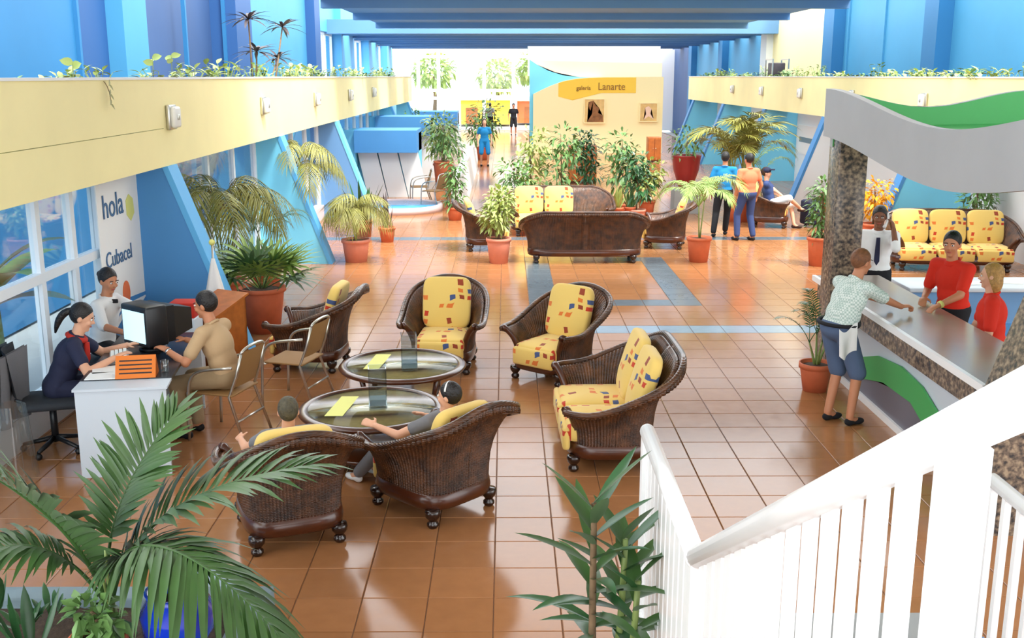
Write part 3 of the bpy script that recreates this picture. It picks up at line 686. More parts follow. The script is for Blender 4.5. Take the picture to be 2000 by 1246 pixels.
facing('wicker_armchair', .78, 'brown wicker armchair seen from behind beside the foreground palm', 'armchair', -1.56, 7.05, -.38, .92, cz=.62)
facing('wicker_sofa', 2.0, 'wicker sofa seen from behind between two potted plants', 'sofa', 1.38, 18.45, 0, 1, seat=False, cushions=[])
facing('wicker_sofa', 2.0, 'wicker sofa with two yellow floral cushions facing the other sofa', 'sofa', 1.1, 21.6, 0, -1, cushions=[0, 1])
facing('wicker_armchair', .9, 'wicker armchair facing right beside the small ficus pot', 'armchair', -.38, 19.75, 1, .1, group=None)
facing('wicker_armchair', .9, 'wicker armchair with a yellow cushion beside the terracotta palm pot', 'armchair', 3.05, 20.0, -1, .25)
facing('wicker_sofa', 2.0, 'wicker sofa with yellow floral cushions behind the reception counter', 'sofa', 7.55, 17.6, -.12, -1)
facing('wicker_armchair', .78, 'small wicker armchair holding the seated man in the cap', 'armchair', 5.75, 22.75, .95, -.3, seat=True, flap=False)
# ------------------------------------------------------------------ round glass tables
def round_table(x, y, lab):
    t = thing('coffee_table', lab, 'coffee table', (x, y, 0))
    rim = MB(); n = 64; pr = [(.53, .462), (.53, .492), (.565, .50), (.60, .492), (.615, .475), (.60, .455), (.56, .445), (.53, .462)]
    vs = [(r*math.cos(2*math.pi*k/n), r*math.sin(2*math.pi*k/n), z) for r, z in pr for k in range(n)]
    rim.add(vs, [(i*n+k, i*n+(k+1) % n, (i+1)*n+(k+1) % n, (i+1)*n+k) for i in range(len(pr)-1) for k in range(n)], True); rim.build('rim', 'wood_dark', t)
    MB().lathe([(0, .484), (.53, .484), (.53, .494), (0, .494)], 48).build('glass_top', 'glass_table', t)
    MB().lathe([(0, .455), (.52, .455), (.53, .465), (.53, .48), (0, .48)], 48).build('woven_panel', 'table_weave', t)
    MB().lathe([(0, .14), (.46, .14), (.48, .155), (.48, .17), (.46, .18), (0, .18)], 48).build('shelf', 'wood_dark', t)
    for k in range(4):
        a = R(45+90*k); c, s = math.cos(a), math.sin(a)
        MB().tube([(.46*c, .46*s, .0), (.44*c, .44*s, .15), (.46*c, .46*s, .3), (.5*c, .5*s, .45)], [.026, .03, .022, .028], 8).build('leg', 'wood_dark', t)
    return t
mat('table_weave', (196, 164, 112), .55, var=.15, vscale=20)
def vase(x, y, lab):
    t = thing('glass_vase', lab, 'vase', (x, y, .4945)); m = MB(); w, h, q = .075, .34, .008
    for a, b, c, d in ((-w, w, -w, -w+q), (-w, w, w-q, w), (-w, -w+q, -w+q, w-q), (w-q, w, -w+q, w-q)): m.box(a, b, c, d, 0, h)
    m.build('wall', 'glass_vase', t); MB().box(-w, w, -w, w, 0, .02).build('base', 'glass_vase', t); MB().box(-w+q, w-q, -w+q, w-q, .02, .07).build('pebbles', 'slate_line', t)
    t.rotation_euler = (0, 0, R(8))
def runner(x, y, lab):
    tag(MB().grid(lambda u, v: (-.075+.15*u+.06*(v-.5), -.27+.54*v, .002+.001*math.sin(v*9)), 4, 10).build('table_runner', 'lime_cloth', None, (x, y, .4945)), lab, 'table runner')
round_table(-1.0, 9.78, 'round glass topped table with dark rim farther from the foreground palm')
round_table(-1.13, 8.43, 'round glass topped table with dark rim beside the occupied armchairs')
vase(-.92, 9.6, 'square clear glass vase on the farther round table'); vase(-1.08, 8.45, 'square clear glass vase on the nearer round table by occupied armchairs')
runner(-1.25, 9.85, 'lime yellow runner on the farther round table'); runner(-1.38, 8.44, 'lime yellow runner on the round table by occupied armchairs')
# ------------------------------------------------------------------ aluminium café chairs
def cafe_chair(lab, loc, rz, group=None):
    t = thing('cafe_chair', lab, 'chair', loc, rz, group); r = .0135
    for s in (-1, 1):
        MB().tube(bez([(s*.27, -.24, 0), (s*.27, -.22, .4), (s*.27, -.23, .62), (s*.27, -.2, .66), (s*.27, -.05, .67), (s*.25, .22, .70)], 14), r).build('front_leg_and_arm', 'aluminium', t)
        MB().tube([(s*.24, .30, 0), (s*.22, .16, .42), (s*.21, .24, .62), (s*.2, .29, .82)], r).build('rear_leg', 'aluminium', t)
    MB().tube(bez([(-.2, .29, .82), (-.18, .31, .88), (0, .32, .88), (.18, .31, .88), (.2, .29, .82)], 12), r).build('top_rail', 'aluminium', t)
    MB().tube([(-.24, -.22, .42), (.24, -.22, .42)], r).build('front_rail', 'aluminium', t); MB().tube([(-.23, .24, .2), (.23, .24, .2)], r*.8).build('stretcher', 'aluminium', t)
    MB().rbox(-.23, .23, -.23, .2, .425, .445, .008).build('seat', 'tan_sling', t)
    MB().grid(lambda u, v: (-.2+.4*u, .185+.115*v+.02*math.sin(u*math.pi), .5+.34*v), 8, 6).grid(lambda u, v: (-.2+.4*u, .19+.115*v+.02*math.sin(u*math.pi), .5+.34*v), 8, 6).build('backrest', 'tan_sling', t)
    return t
cafe_chair('empty aluminium café chair with tan sling beside the round table', (-2.12, 10.2, 0), face_rz(-.96, .28))
cafe_chair('aluminium café chair under the man in beige', (-2.55, 9.18, 0), face_rz(-.96, .28))
for x, y, f in ((-2.2, 27.0, (-1, -.2)), (-1.75, 26.0, (-.8, .6))):
    cafe_chair('aluminium café chair standing near the indoor pool', (x, y, 0), face_rz(*f), 'café chairs by the pool')
# ------------------------------------------------------------------ information desk
dk = thing('information_desk', 'white information desk with dark top where three people sit', 'desk', (0, 0, 0))
def skewbox(n, m, P, z0, z1):
    MB().prism(P, z0, z1, 'z').build(n, m, dk)
DP = [(-3.46, 8.07), (-2.76, 8.17), (-2.98, 9.95), (-3.7, 9.85)]
skewbox('end_panel', 'desk_white', [(-3.46, 8.07), (-2.76, 8.17), (-2.764, 8.2), (-3.464, 8.1)], 0, .735)
skewbox('far_panel', 'desk_white', [(-3.695, 9.82), (-2.975, 9.92), (-2.98, 9.95), (-3.7, 9.85)], 0, .735)
skewbox('modesty_panel', 'desk_white', [(-3.13, 8.15), (-3.10, 8.15), (-3.32, 9.88), (-3.35, 9.88)], .2, .735)
skewbox('white_top', 'desk_white', [(-3.47, 8.05), (-2.74, 8.15), (-2.78, 8.4), (-3.5, 8.3)], .735, .755)
skewbox('dark_top', 'dark_top', [(-3.5, 8.3), (-2.78, 8.4), (-2.98, 9.97), (-3.72, 9.87)], .735, .765)
def on_desk(o, x, y, rz=0): o.location = (x, y, .766); o.rotation_euler = (0, 0, rz); return o
mo = thing('monitor', 'bulky black computer monitor with lit pale screen on the desk', 'monitor', (-3.22, 9.35, .766), R(12))
MB().rbox(-.2, .2, -.2, .02, .06, .43, .02).build('bezel', 'black_plastic', mo)
mb = MB(); mb.prism([(-.18, .08), (.18, .08), (.18, .41), (-.18, .41)], .02, .1, 'y'); mb.build('rear_collar', 'black_plastic', mo)
MB().add([(-.17, .1, .1), (.17, .1, .1), (.17, .1, .4), (-.17, .1, .4), (-.1, .34, .14), (.1, .34, .14), (.1, .34, .34), (-.1, .34, .34)], [(0, 1, 5, 4), (1, 2, 6, 5), (2, 3, 7, 6), (3, 0, 4, 7), (4, 5, 6, 7)]).build('rear_shell', 'black_plastic', mo)
MB().box(-.165, .165, -.206, -.2, .1, .38).build('screen', 'screen', mo)
MB().lathe([(0, 0), (.13, 0), (.12, .02), (.06, .03), (.05, .07), (0, .07)], 20, (0, -.02, 0)).build('stand', 'black_plastic', mo)
mo.rotation_euler = (0, 0, R(-38))
kb = on_desk(thing('keyboard', 'grey keyboard on the desk between the clerk and the monitor', 'keyboard'), -3.42, 8.98, R(-70))
MB().prism([(-.08, 0), (.08, 0), (.08, .03), (-.08, .015)], -.2, .2, 'x').build('case', 'concrete', kb)
for i in range(4): MB().box(-.185, .185, -.07+.035*i, -.042+.035*i, .02, .034+.004*i).build('key_row', 'paper', kb)
sg = on_desk(thing('desk_sign', 'orange folded card sign with dark lines of print on the desk', 'sign'), -3.08, 8.45, R(10))
MB().prism([(-.1, 0), (-.097, 0), (.0, .165), (.097, 0), (.1, 0), (.0, .172)], -.16, .16, 'x').build('card', 'orange_card', sg)
for i in range(4):
    f = .2+.18*i; MB().add([(-.13, -.1+.1*f-.0015, .172*f), (.13, -.1+.1*f-.0015, .172*f), (.13, -.1+.1*(f+.06)-.0015, .172*(f+.06)), (-.13, -.1+.1*(f+.06)-.0015, .172*(f+.06))], [(0, 1, 2, 3)]).build('print_line', 'ink', sg)
for x, y, r, lab in ((-3.33, 8.42, 8, 'white sheet of paper under the orange card sign'), (-3.36, 8.62, 20, 'white sheet of paper before the clerk in navy')):
    on_desk(tag(MB().box(-.15, .15, -.105, .105, 0, .006).build('paper_sheet', 'paper'), lab, 'paper'), x, y, R(r))
gl = on_desk(thing('drinking_glass', 'small clear drinking glass beside the orange card sign', 'glass'), -2.88, 8.55)
MB().lathe([(.03, 0), (.035, .1), (.032, .1), (.027, .008), (0, .008)], 16).build('bowl', 'glass_vase', gl)
# office chair of the clerk
oc = thing('office_chair', 'dark office swivel chair under the clerk in navy', 'chair', (-3.95, 8.75, 0), face_rz(.95, .3))
MB().rbox(-.24, .24, -.24, .24, .42, .49, .03).build('seat', 'dark_fabric', oc)
MB().grid(lambda u, v: (-.23+.46*u, .24-.06*math.sin(u*math.pi)*-1+.05*v, .55+.4*v), 8, 6).grid(lambda u, v: (-.23+.46*u, .29+.06*math.sin(u*math.pi)+.05*v, .55+.4*v), 8, 6).build('backrest', 'dark_fabric', oc)
MB().tube([(0, .2, .44), (0, .33, .5), (0, .33, .7)], .02).build('back_bar', 'black_plastic', oc); MB().tube([(0, 0, .08), (0, 0, .43)], .03).build('column', 'black_plastic', oc)
for k in range(5):
    a = R(72*k+10); MB().tube([(0, 0, .12), (.27*math.cos(a), .27*math.sin(a), .065)], [.025, .016]).ell((.27*math.cos(a), .27*math.sin(a), .03), (.03, .03, .03)).build('foot', 'black_plastic', oc)
jk = tag(MB().grid(lambda u, v: (-4.16+.05*math.sin(u*9)*v-.05*v, 8.35+.5*u, .93-.62*v), 10, 10).grid(lambda u, v: (-4.185+.05*math.sin(u*9)*v-.05*v, 8.35+.5*u, .93-.62*v), 10, 10).build('jacket', 'cloth_grey'), 'grey jacket hanging over the back of the office chair', 'jacket')
# wooden stand behind the man in beige, with white pennant holder and box
ws = thing('wooden_lectern', 'orange wooden stand with slanted top beside the blue fin', 'stand', (-3.0, 11.2, 0), R(-28)); ws.scale = (.9, .85, .84)
MB().prism([(-.3, 0), (.25, 0), (.25, 1.0), (-.3, .82)], -.02, .02, 'x').build('side_panel', 'wood', ws); MB().prism([(-.3, 0), (.25, 0), (.25, 1.0), (-.3, .82)], -.42, -.38, 'x').build('side_panel', 'wood', ws)
MB().box(-.42, .02, .21, .25, 0, 1.0).build('back_panel', 'wood', ws); MB().prism([(-.34, .80), (.28, 1.0), (.28, 1.03), (-.34, .83)], -.45, .05, 'x').build('slanted_top', 'wood', ws)
pb = tag(MB().prism([(-.16, .83), (.12, .925), (.12, .945), (-.16, .85)], -.38, -.06, 'x').build('leaflet', 'paper', None, (-3.0, 11.2, .025)), 'white leaflet lying on the slanted wooden stand', 'leaflet'); pb.rotation_euler = (0, 0, R(-28)); pb.scale = (.9, .85, .84)
pn = thing('white_pennant', 'white draped pennant on a thin pole with ball finial by the stand', 'flag', (-3.3, 11.68, 0))
MB().lathe([(0, 0), (.14, 0), (.13, .03), (.02, .05), (0, .05)], 20).build('base', 'chrome', pn)
MB().tube([(0, 0, .03), (0, 0, 1.36)], .012).build('pole', 'aluminium', pn); MB().ell((0, 0, 1.38), (.035, .035, .035)).build('finial', 'lime_cloth', pn)
def drape(u, v):
    a = 2*math.pi*u; r = .02+.13*v+.02*math.sin(5*a)*v; return (r*math.cos(a), r*.7*math.sin(a), 1.2-.62*v)
MB().grid(drape, 40, 10).build('cloth', 'cloth_white', pn)
bx_ = thing('red_box', 'small red and white box standing behind the monitor', 'box', (-3.32, 10.6, 0))
MB().rbox(-.14, .14, -.14, .14, 0, .78, .01).build('pedestal', 'desk_white', bx_); MB().rbox(-.13, .13, -.12, .12, .78, .94, .01).build('carton', 'cloth_scarf', bx_)
# ------------------------------------------------------------------ people
def remesh(mb, voxel, smooth=2, clip=None):
    me = mb.mesh('tmp'); o = bpy.data.objects.new('tmp', me); COL.objects.link(o)
    md = o.modifiers.new('r', 'REMESH'); md.mode = 'VOXEL'; md.voxel_size = voxel
    bpy.context.view_layer.update()
    out = bpy.data.meshes.new_from_object(o.evaluated_get(bpy.context.evaluated_depsgraph_get()))
    bpy.data.objects.remove(o); bpy.data.meshes.remove(me)
    b = bmesh.new(); b.from_mesh(out)
    for _ in range(smooth): bmesh.ops.smooth_vert(b, verts=b.verts, factor=.5, use_axis_x=True, use_axis_y=True, use_axis_z=True)
    if clip:
        for co, no in clip:
            r = bmesh.ops.bisect_plane(b, geom=b.verts[:]+b.edges[:]+b.faces[:], plane_co=co, plane_no=no, clear_outer=True)
            bmesh.ops.holes_fill(b, edges=[e for e in r['geom_cut'] if isinstance(e, bmesh.types.BMEdge)])
    for f in b.faces: f.smooth = True
    b.to_mesh(out); b.free(); return out
def frame(f, u):
    f = f.normalized(); r = f.cross(u).normalized(); u = r.cross(f)
    return Matrix((r, f, u)).transposed()          # columns: right, forward, up
def caps(m, a, ra, b, rb, n=12):
    a, b = Vector(a), Vector(b); d = b-a; L = d.length
    if L < 1e-5: d = Vector((0, 0, 1)); L = 1e-5
    d = d/L; pts = []; rs = []
    for q in (-1, -.75, -.4, 0): pts.append(a+d*ra*q); rs.append(ra*math.sqrt(max(.002, 1-q*q)))
    for q in (0, .4, .75, 1): pts.append(b+d*rb*q); rs.append(rb*math.sqrt(max(.002, 1-q*q)))
    m.tube(pts, rs, n)
def ik(root, tgt, l1, l2, pole):
    d = tgt-root; L = min(d.length, (l1+l2)*.998); d = d.normalized(); tgt = root+d*L
    x = (l1*l1-l2*l2+L*L)/(2*L); h = math.sqrt(max(0, l1*l1-x*x)); p = pole-d*pole.dot(d); p = p.normalized() if p.length > 1e-4 else d.orthogonal()
    return root+d*x+p*h, tgt
def hand(m, w, d, nrm, side, curl=.5, s=1):
    # w wrist, d hand direction, nrm palm normal (facing inward), side +1 thumb to +t
    d = d.normalized(); nrm = (nrm-d*nrm.dot(d)).normalized(); t = d.cross(nrm).normalized()*side
    pc = w+d*.05*s; M = Matrix((t, d, nrm)).transposed()
    m.ell(pc, (.042*s, .055*s, .017*s), M, 10, 8)
    for k, (o, ln) in enumerate(((.03, .075), (.010, .085), (-.011, .078), (-.031, .062))):
        a = w+d*.09*s+t*o*s; dr = d+t*(o*2.0); c1 = curl*.6; c2 = curl*1.5
        p1 = a+(dr*math.cos(c1)+nrm*math.sin(c1))*ln*.5*s; p2 = p1+(dr*math.cos(c2)+nrm*math.sin(c2))*ln*.5*s
        caps(m, a-d*.02*s, .0105*s, p1, .0098*s, 8); caps(m, p1, .0098*s, p2, .0085*s, 8)
    a = w+d*.025*s+t*.03*s; p1 = a+(t*.7+d*.6+nrm*.25).normalized()*.045*s; p2 = p1+(d*.85+t*.25+nrm*.35).normalized()*.035*s
    caps(m, a, .014*s, p1, .0115*s, 8); caps(m, p1, .0115*s, p2, .0095*s, 8)
def person(label, pelvis, face, lean=0, side=0, head=None, hpitch=0, hands=(None, None), feet=(None, None), knee=None, top='cloth_white', legs='cloth_black', shoe='cloth_black', skin='skin_tan', hair='hair_black', style='short', s=1.0, vox=.009, sleeve=.55, leglen=1.0, bulk=1.0, female=False, curl=.5, palm=None, belly=0, handdir=(None, None), group=None, far=False, armpole=None):
    P = Vector(pelvis); U = Vector((0, 0, 1)); F = Vector((*face, 0)).normalized(); Rt = F.cross(U)
    S = (U*math.cos(R(lean))+F*math.sin(R(lean))+Rt*math.sin(R(side))).normalized(); TF = Rt.cross(S)*-1
    if TF.dot(F) < 0: TF = -TF
    T = frame(TF, S)
    chest = P+S*.30*s; nb = P+S*.50*s; hd = (S*.55+U*.45+F*.12).normalized(); H = nb+hd*.165*s
    hf = Vector((*head, 0)).normalized() if head else F
    hfd = (hf*math.cos(R(hpitch))+U*math.sin(R(hpitch))).normalized(); HM = frame(hfd, U)
    Hr, Hf, Hu = HM.col[0], HM.col[1], HM.col[2]
    sw = (.165 if female else .185)*s*bulk**.4; sh = [P+S*.435*s+Rt*sw*k for k in (-1, 1)]; hp = [P+Rt*.092*s*k for k in (-1, 1)]
    la, lf = .29*s, .25*s; arms = []
    for k in (0, 1):
        sg = -1 if k == 0 else 1
        t = Vector(hands[k]) if hands[k] is not None else sh[k]-U*.5*s+Rt*sg*.08+F*.05
        el, wr = ik(sh[k], t, la, lf, Vector(armpole) if armpole else (-U*.6-F*.5+Rt*sg*.5)); arms.append((el, wr))
    lt, lc = .44*s, .43*s; lg = []
    for k in (0, 1):
        sg = -1 if k == 0 else 1
        t = Vector((*feet[k], .085*s)) if feet[k] is not None and len(feet[k]) == 2 else (Vector(feet[k]) if feet[k] is not None else Vector((hp[k].x, hp[k].y, .085*s))+Rt*sg*.03)
        kn, an = ik(hp[k], t, lt, lc, (F+U*.25+Rt*sg*.12) if knee is None else Vector(knee)); lg.append((kn, an))
    b_ = bulk
    def torso(m, inf=0):
        m.ell(P+S*.02*s, ((.165 if not female else .175)*s*b_+inf, .115*s*b_+inf, .12*s+inf), T, 16, 10)
        m.ell(P+S*.15*s+TF*.02*belly, ((.145 if not female else .13)*s*b_+inf, (.105+belly)*s*b_+inf, .16*s+inf), T, 16, 10)
        m.ell(chest, ((.168 if not female else .15)*s*b_+inf, (.112 if not female else .118)*s*b_+inf, .17*s+inf), T, 16, 10)
        caps(m, sh[0], .055*s+inf, sh[1], .055*s+inf)
        caps(m, P+S*.43*s, .075*s+inf, nb-S*.03*s, .055*s+inf)
    body = MB(); torso(body)
    caps(body, nb-S*.04*s, .058*s, H-Hu*.05*s, .052*s)
    for k in (0, 1):
        el, wr = arms[k]; caps(body, sh[k], .05*s*b_**.5, el, .04*s); caps(body, el, .041*s, wr, .028*s)
        fd = (wr-el).normalized(); hdv = Vector(handdir[k]) if handdir[k] is not None else fd
        pn_ = Vector(palm) if palm else (-U*.75-Rt*(.6 if k else -.6)); sgn = -1 if k == 0 else 1
        if far: body.ell(wr+hdv*.07*s, (.03*s, .03*s, .07*s), frame(U if abs(hdv.z) < .9 else F, hdv))
        else: hand(body, wr, hdv, pn_, sgn, curl, s)
        kn, an = lg[k]; caps(body, hp[k], .085*s*b_**.5, kn, .056*s); caps(body, kn, .055*s, an, .038*s)
        caps(body, an-U*.02*s, .036*s, an+F*.12*s-U*.055*s, .028*s)
    # head
    body.ell(H+Hu*.02*s-Hf*.008*s, (.076*s, .096*s, .098*s), HM, 18, 14); body.ell(H-Hu*.045*s+Hf*.022*s, (.058*s, .066*s, .066*s), HM, 16, 10)
    body.ell(H-Hu*.098*s+Hf*.058*s, (.028*s, .024*s, .02*s), HM); body.ell(H-Hu*.022*s+Hf*.096*s, (.014*s, .022*s, .016*s), HM); body.ell(H+Hu*.005*s+Hf*.09*s, (.009*s, .012*s, .03*s), HM)
    for k in (-1, 1): body.ell(H+Hr*.078*s*k-Hf*.008*s-Hu*.005*s, (.012*s, .02*s, .032*s), HM); body.ell(H+Hr*.036*s*k-Hu*.03*s+Hf*.068*s, (.024*s, .02*s, .022*s), HM)
    o = mkobj('person', remesh(body, vox), skin); tag(o, label, 'person', group)
    if not far:
        for k in (-1, 1):
            e = MB().ell(H+Hr*.032*s*k+Hf*.083*s+Hu*.008*s, (.014*s, .010*s, .009*s), HM).build('eye', 'eye_white', o); MB().ell(H+Hr*.032*s*k+Hf*.0905*s+Hu*.008*s, (.0065*s, .004*s, .0065*s), HM).build('iris', 'eye_dark', e)
            MB().tube([H+Hr*(.032+q)*s*k+Hf*(.089-abs(q)*.25)*s+Hu*(.03-abs(q)*.15)*s for q in (-.02, 0, .02)], .004*s, 6).build('eyebrow', hair if style != 'bald' else 'hair_brown', o)
        MB().tube([H+Hr*q*s+Hf*(.088-abs(q)*.4)*s-Hu*.062*s for q in (-.024, -.012, 0, .012, .024)], [.002, .006*s, .007*s, .006*s, .002], 6).build('mouth', 'lip', o)
    # clothes
    v2 = max(vox, .013); inf = .016*s
    m = MB(); torso(m, inf)
    for k in (0, 1):
        el, wr = arms[k]
        if sleeve <= 1: caps(m, sh[k], .064*s*b_**.5, sh[k].lerp(el, sleeve), .062*s)
        else: caps(m, sh[k], .064*s*b_**.5, el, .054*s); caps(m, el, .054*s, el.lerp(wr, sleeve-1), .042*s)
    ncut = [(nb+S*.012*s+TF*.0*s, (S-TF*.25).normalized())]
    sh_o = mkobj('shirt', remesh(m, v2, 3, ncut), top, o)
    col = []
    for i in range(17):
        a = 2*math.pi*i/16; col.append(nb-S*.012*s+(Rt*math.cos(a)*.068+TF*math.sin(a)*.066)*s-S*.022*math.sin(a)*s)
    MB().tube(col, .013*s, 8).build('collar', top, sh_o)
    m = MB(); m.ell(P+S*.0*s, ((.172 if not female else .182)*s*b_+inf, .12*s*b_+inf, .11*s+inf), T, 16, 10)
    for k in (0, 1):
        kn, an = lg[k]
        if leglen <= 1 and leglen < .95: caps(m, hp[k], .10*s*b_**.5, hp[k].lerp(kn, leglen/.5 if leglen < .5 else 1), .088*s)
        else: caps(m, hp[k], .098*s*b_**.5, kn, .074*s); caps(m, kn, .074*s, kn.lerp(an, .93), .06*s)
    mkobj('shorts' if leglen < .95 else 'trousers', remesh(m, v2, 3), legs, o)
    for k in (0, 1):
        an = lg[k][1]; m = MB(); g = an-U*.085*s
        Fm = frame(F, U); m.ell(g+F*.10*s+U*.032*s, (.045*s, .085*s, .034*s), Fm); m.ell(g+F*.0*s+U*.04*s, (.04*s, .06*s, .042*s), Fm)
        m.v = [(x, y, max(z, g.z+.001)) for x, y, z in m.v]
        sho = mkobj('shoe', remesh(m, .012, 1), shoe, o)
    # hair
    if style != 'none':
        m = MB(); up, bk, r = .026, .020, .010
        m.ell(H+Hu*(.02+up*.5)*s-Hf*bk*s, ((.076+r)*s, (.094+r)*s, (.096+r)*s), HM, 20, 14)
        no = (-Hu*.62+Hf*.78).normalized(); co = H+Hu*.022*s+Hf*.03*s
        if style == 'bald': no = (-Hu*.75+Hf*.65).normalized(); co = H-Hf*.012*s
        if style in ('bob', 'long'): no = (-Hu*.35+Hf*.93).normalized(); co = H+Hf*.028*s; m.ell(H-Hf*.03*s-Hu*.05*s, (.095*s, .085*s, .13*s), HM, 16, 12)
        me = remesh(m, .009, 2, [(co, no)])
        ho = mkobj('hair', me, hair, o)
        if style == 'ponytail':
            tb = H-Hf*.10*s+Hu*.04*s; MB().tube(bez([tb+Hf*.02, tb-Hf*.07*s-Hu*.01, tb-Hf*.10*s-Hu*.1*s, tb-Hf*.09*s-Hu*.24*s], 8), [.02, .03, .032, .034, .034, .032, .028, .02, .008], 10).build('ponytail', hair, ho)
        if style == 'bun': MB().ell(H-Hf*.125*s+Hu*.03*s, (.035*s, .035*s, .035*s)).build('bun', hair, ho)
        if style == 'clip': MB().tube([H+Hr*.088*s*math.cos(q)+Hu*(.03+.1*math.sin(q))*s-Hf*.0*s for q in [R(20+i*14) for i in range(11)]], .008*s, 8).build('hair_band', 'paper', ho)
    return o, dict(P=P, H=H, Hf=Hf, Hr=Hr, Hu=Hu, sh=sh, arms=arms, S=S, TF=TF, Rt=Rt, nb=nb, F=F)
# information desk
o, J = person('seated woman in navy top with red scarf, writing at the desk', (-3.93, 8.85, .55), (.95, .3), lean=24, head=(.95, .15), hpitch=-18, hands=((-3.42, 9.2, .83), (-3.38, 8.75, .83)), feet=((-3.52, 9.1), (-3.5, 8.92)), top='cloth_navy', legs='cloth_navy', skin='skin_light', hair='hair_black', style='ponytail', female=True, s=.98, sleeve=.6, curl=.5, palm=(0, 0, -1))
sc_ = MB(); nb, S_, TF_, Rt_ = J['nb'], J['S'], J['TF'], J['Rt']
sc_.tube([nb+Rt_*.08*math.cos(a)+TF_*.075*math.sin(a)-S_*.02 for a in [i*math.pi/8 for i in range(17)]], .024, 8); sc_.tube([nb+TF_*.09-S_*.03+Rt_*.03, nb+TF_*.14-S_*.16+Rt_*.04, nb+TF_*.13-S_*.28+Rt_*.05], [.026, .034, .03], 8)
sc_.build('scarf', 'cloth_scarf', o)
o, J = person('seated man in white shirt with hair tied in a bun, reaching to the monitor', (-4.02, 10.15, .60), (.88, -.1), lean=10, head=(.85, -.5), hpitch=-14, hands=((-3.5, 9.95, 1.0), (-3.62, 9.65, .84)), feet=((-3.5, 10.3), (-3.48, 10.1)), top='cloth_white', legs='cloth_black', skin='skin_tan', hair='hair_black', style='bun', s=.98, sleeve=1.1, curl=.4, palm=(0, 0, -1))
nb, S_, TF_ = J['nb'], J['S'], J['TF']; MB().rbox(-.035, .035, -.012, .012, -.02, .02, .008, Matrix.Translation(nb+TF_*.085-S_*.03)).build('bow_tie', 'cloth_black', o)
o, J = person('seated man in beige shirt and khaki trousers facing the clerk', (-2.52, 9.15, .56), (-.96, .28), lean=16, head=(-.97, .2), hpitch=-6, hands=((-3.0, 9.0, .83), (-2.95, 9.4, .83)), feet=((-2.88, 9.02), (-2.84, 9.24)), top='cloth_beige', legs='cloth_khaki', skin='skin_tan', hair='hair_black', s=1.0, sleeve=.7, curl=.7, palm=(0, 0, -1))
el, wr = J['arms'][0]; MB().tube([wr+(wr-el).normalized()*-.01, wr-(wr-el).normalized()*.03], .034, 12).build('watch', 'chrome', o)
tag(MB().rbox(-.2, .2, -.2, .2, 0, .46, .02).build('stool', 'dark_fabric', None, (-4.02, 10.15, 0)), 'dark padded stool under the man in the white shirt', 'stool')
# armchair sitters
person('person with dark hair and white hair band sunk in the wicker armchair', (-.64, 7.66, .41), (-.72, .70), lean=-38, head=(-.9, .35), hands=((-.98, 7.5, .64), (-.62, 7.92, .58)), feet=((-1.2, 7.98), (-1.05, 8.12)), top='cloth_grey', legs='cloth_grey', shoe='cloth_white', skin='skin_light', hair='hair_black', style='clip', female=True, s=.86, sleeve=.5, curl=.3)
person('person with olive brown hair sitting in the armchair by the palm', (-1.62, 7.24, .41), (-.38, .92), lean=-32, head=(-.2, .97), hands=((-1.95, 7.32, .60), (-1.40, 7.5, .58)), feet=((-1.98, 7.92), (-1.84, 7.95)), top='cloth_grey', legs='cloth_khaki', shoe='cloth_black', skin='skin_light', hair='hair_olive', style='short', s=.86, sleeve=.5, curl=.3)
# reception
def check_mat():
    m = mat('cloth_check', (214, 228, 222), .85); nt = m.node_tree; b = nt.nodes['Principled BSDF']; tc = nt.nodes.new('ShaderNodeTexCoord'); ck = nt.nodes.new('ShaderNodeTexChecker'); ck.inputs['Scale'].default_value = 55
    ck.inputs[1].default_value = (*lin((226, 236, 230)), 1); ck.inputs[2].default_value = (*lin((176, 198, 190)), 1); nt.links.new(tc.outputs['Object'], ck.inputs[0]); nt.links.new(ck.outputs[0], b.inputs['Base Color'])
check_mat()
o, J = person('man in pale checked shirt and blue shorts leaning on the reception counter', (3.10, 9.52, .90), (.72, .35), lean=22, head=(.9, .42), hpitch=-6, hands=((3.70, 9.92, 1.05), (3.78, 9.7, 1.05)), feet=((3.06, 9.52), (3.22, 9.36)), top='cloth_check', legs='cloth_slate', shoe='cloth_black', skin='skin_tan', hair='hair_auburn', style='bald', s=.98, sleeve=.8, leglen=.6, belly=.03, bulk=1.08, curl=1.1, palm=(0, 0, -1), handdir=((.9, .3, .05), (.9, .3, .05)))
P_, F_, Rt_ = J['P'], J['F'], J['Rt']
MB().tube([P_+Vector((0, 0, .06))+Rt_*.205*math.cos(a)+F_*.16*math.sin(a) for a in [i*math.pi/12 for i in range(25)]], .018, 6).build('belt', 'cloth_black', o)
MB().ell(P_+F_*.19+Vector((0, 0, .03)), (.07, .09, .06)).build('waist_pouch', 'cloth_black', o)
tw = MB().grid(lambda u, v: tuple(P_-F_*.03+Rt_*(.215+.02*math.sin(u*8)*v)+F_*(-.16+.22*u)*(1-.15*v)+Vector((0, 0, .06-.26*v-.04*math.sin(u*5)))), 12, 10); tw.build('tied_cloth', 'cloth_white', o)
o, J = person('man in red polo shirt standing behind the counter with a watch', (4.48, 10.25, .93), (-.86, -.5), lean=9, head=(-.62, -.78), hpitch=-5, hands=((4.17, 9.85, 1.05), (4.16, 10.2, 1.05)), feet=((4.50, 10.16), (4.46, 10.36)), top='cloth_red', legs='cloth_black', skin='skin_tan', hair='hair_black', s=1.0, sleeve=.75, bulk=1.02, curl=.6, palm=(0, 0, -1), belly=.01)
el, wr = J['arms'][0]; MB().tube([wr, wr-(wr-el).normalized()*.03], .036, 12).build('watch', 'lime_cloth', o)
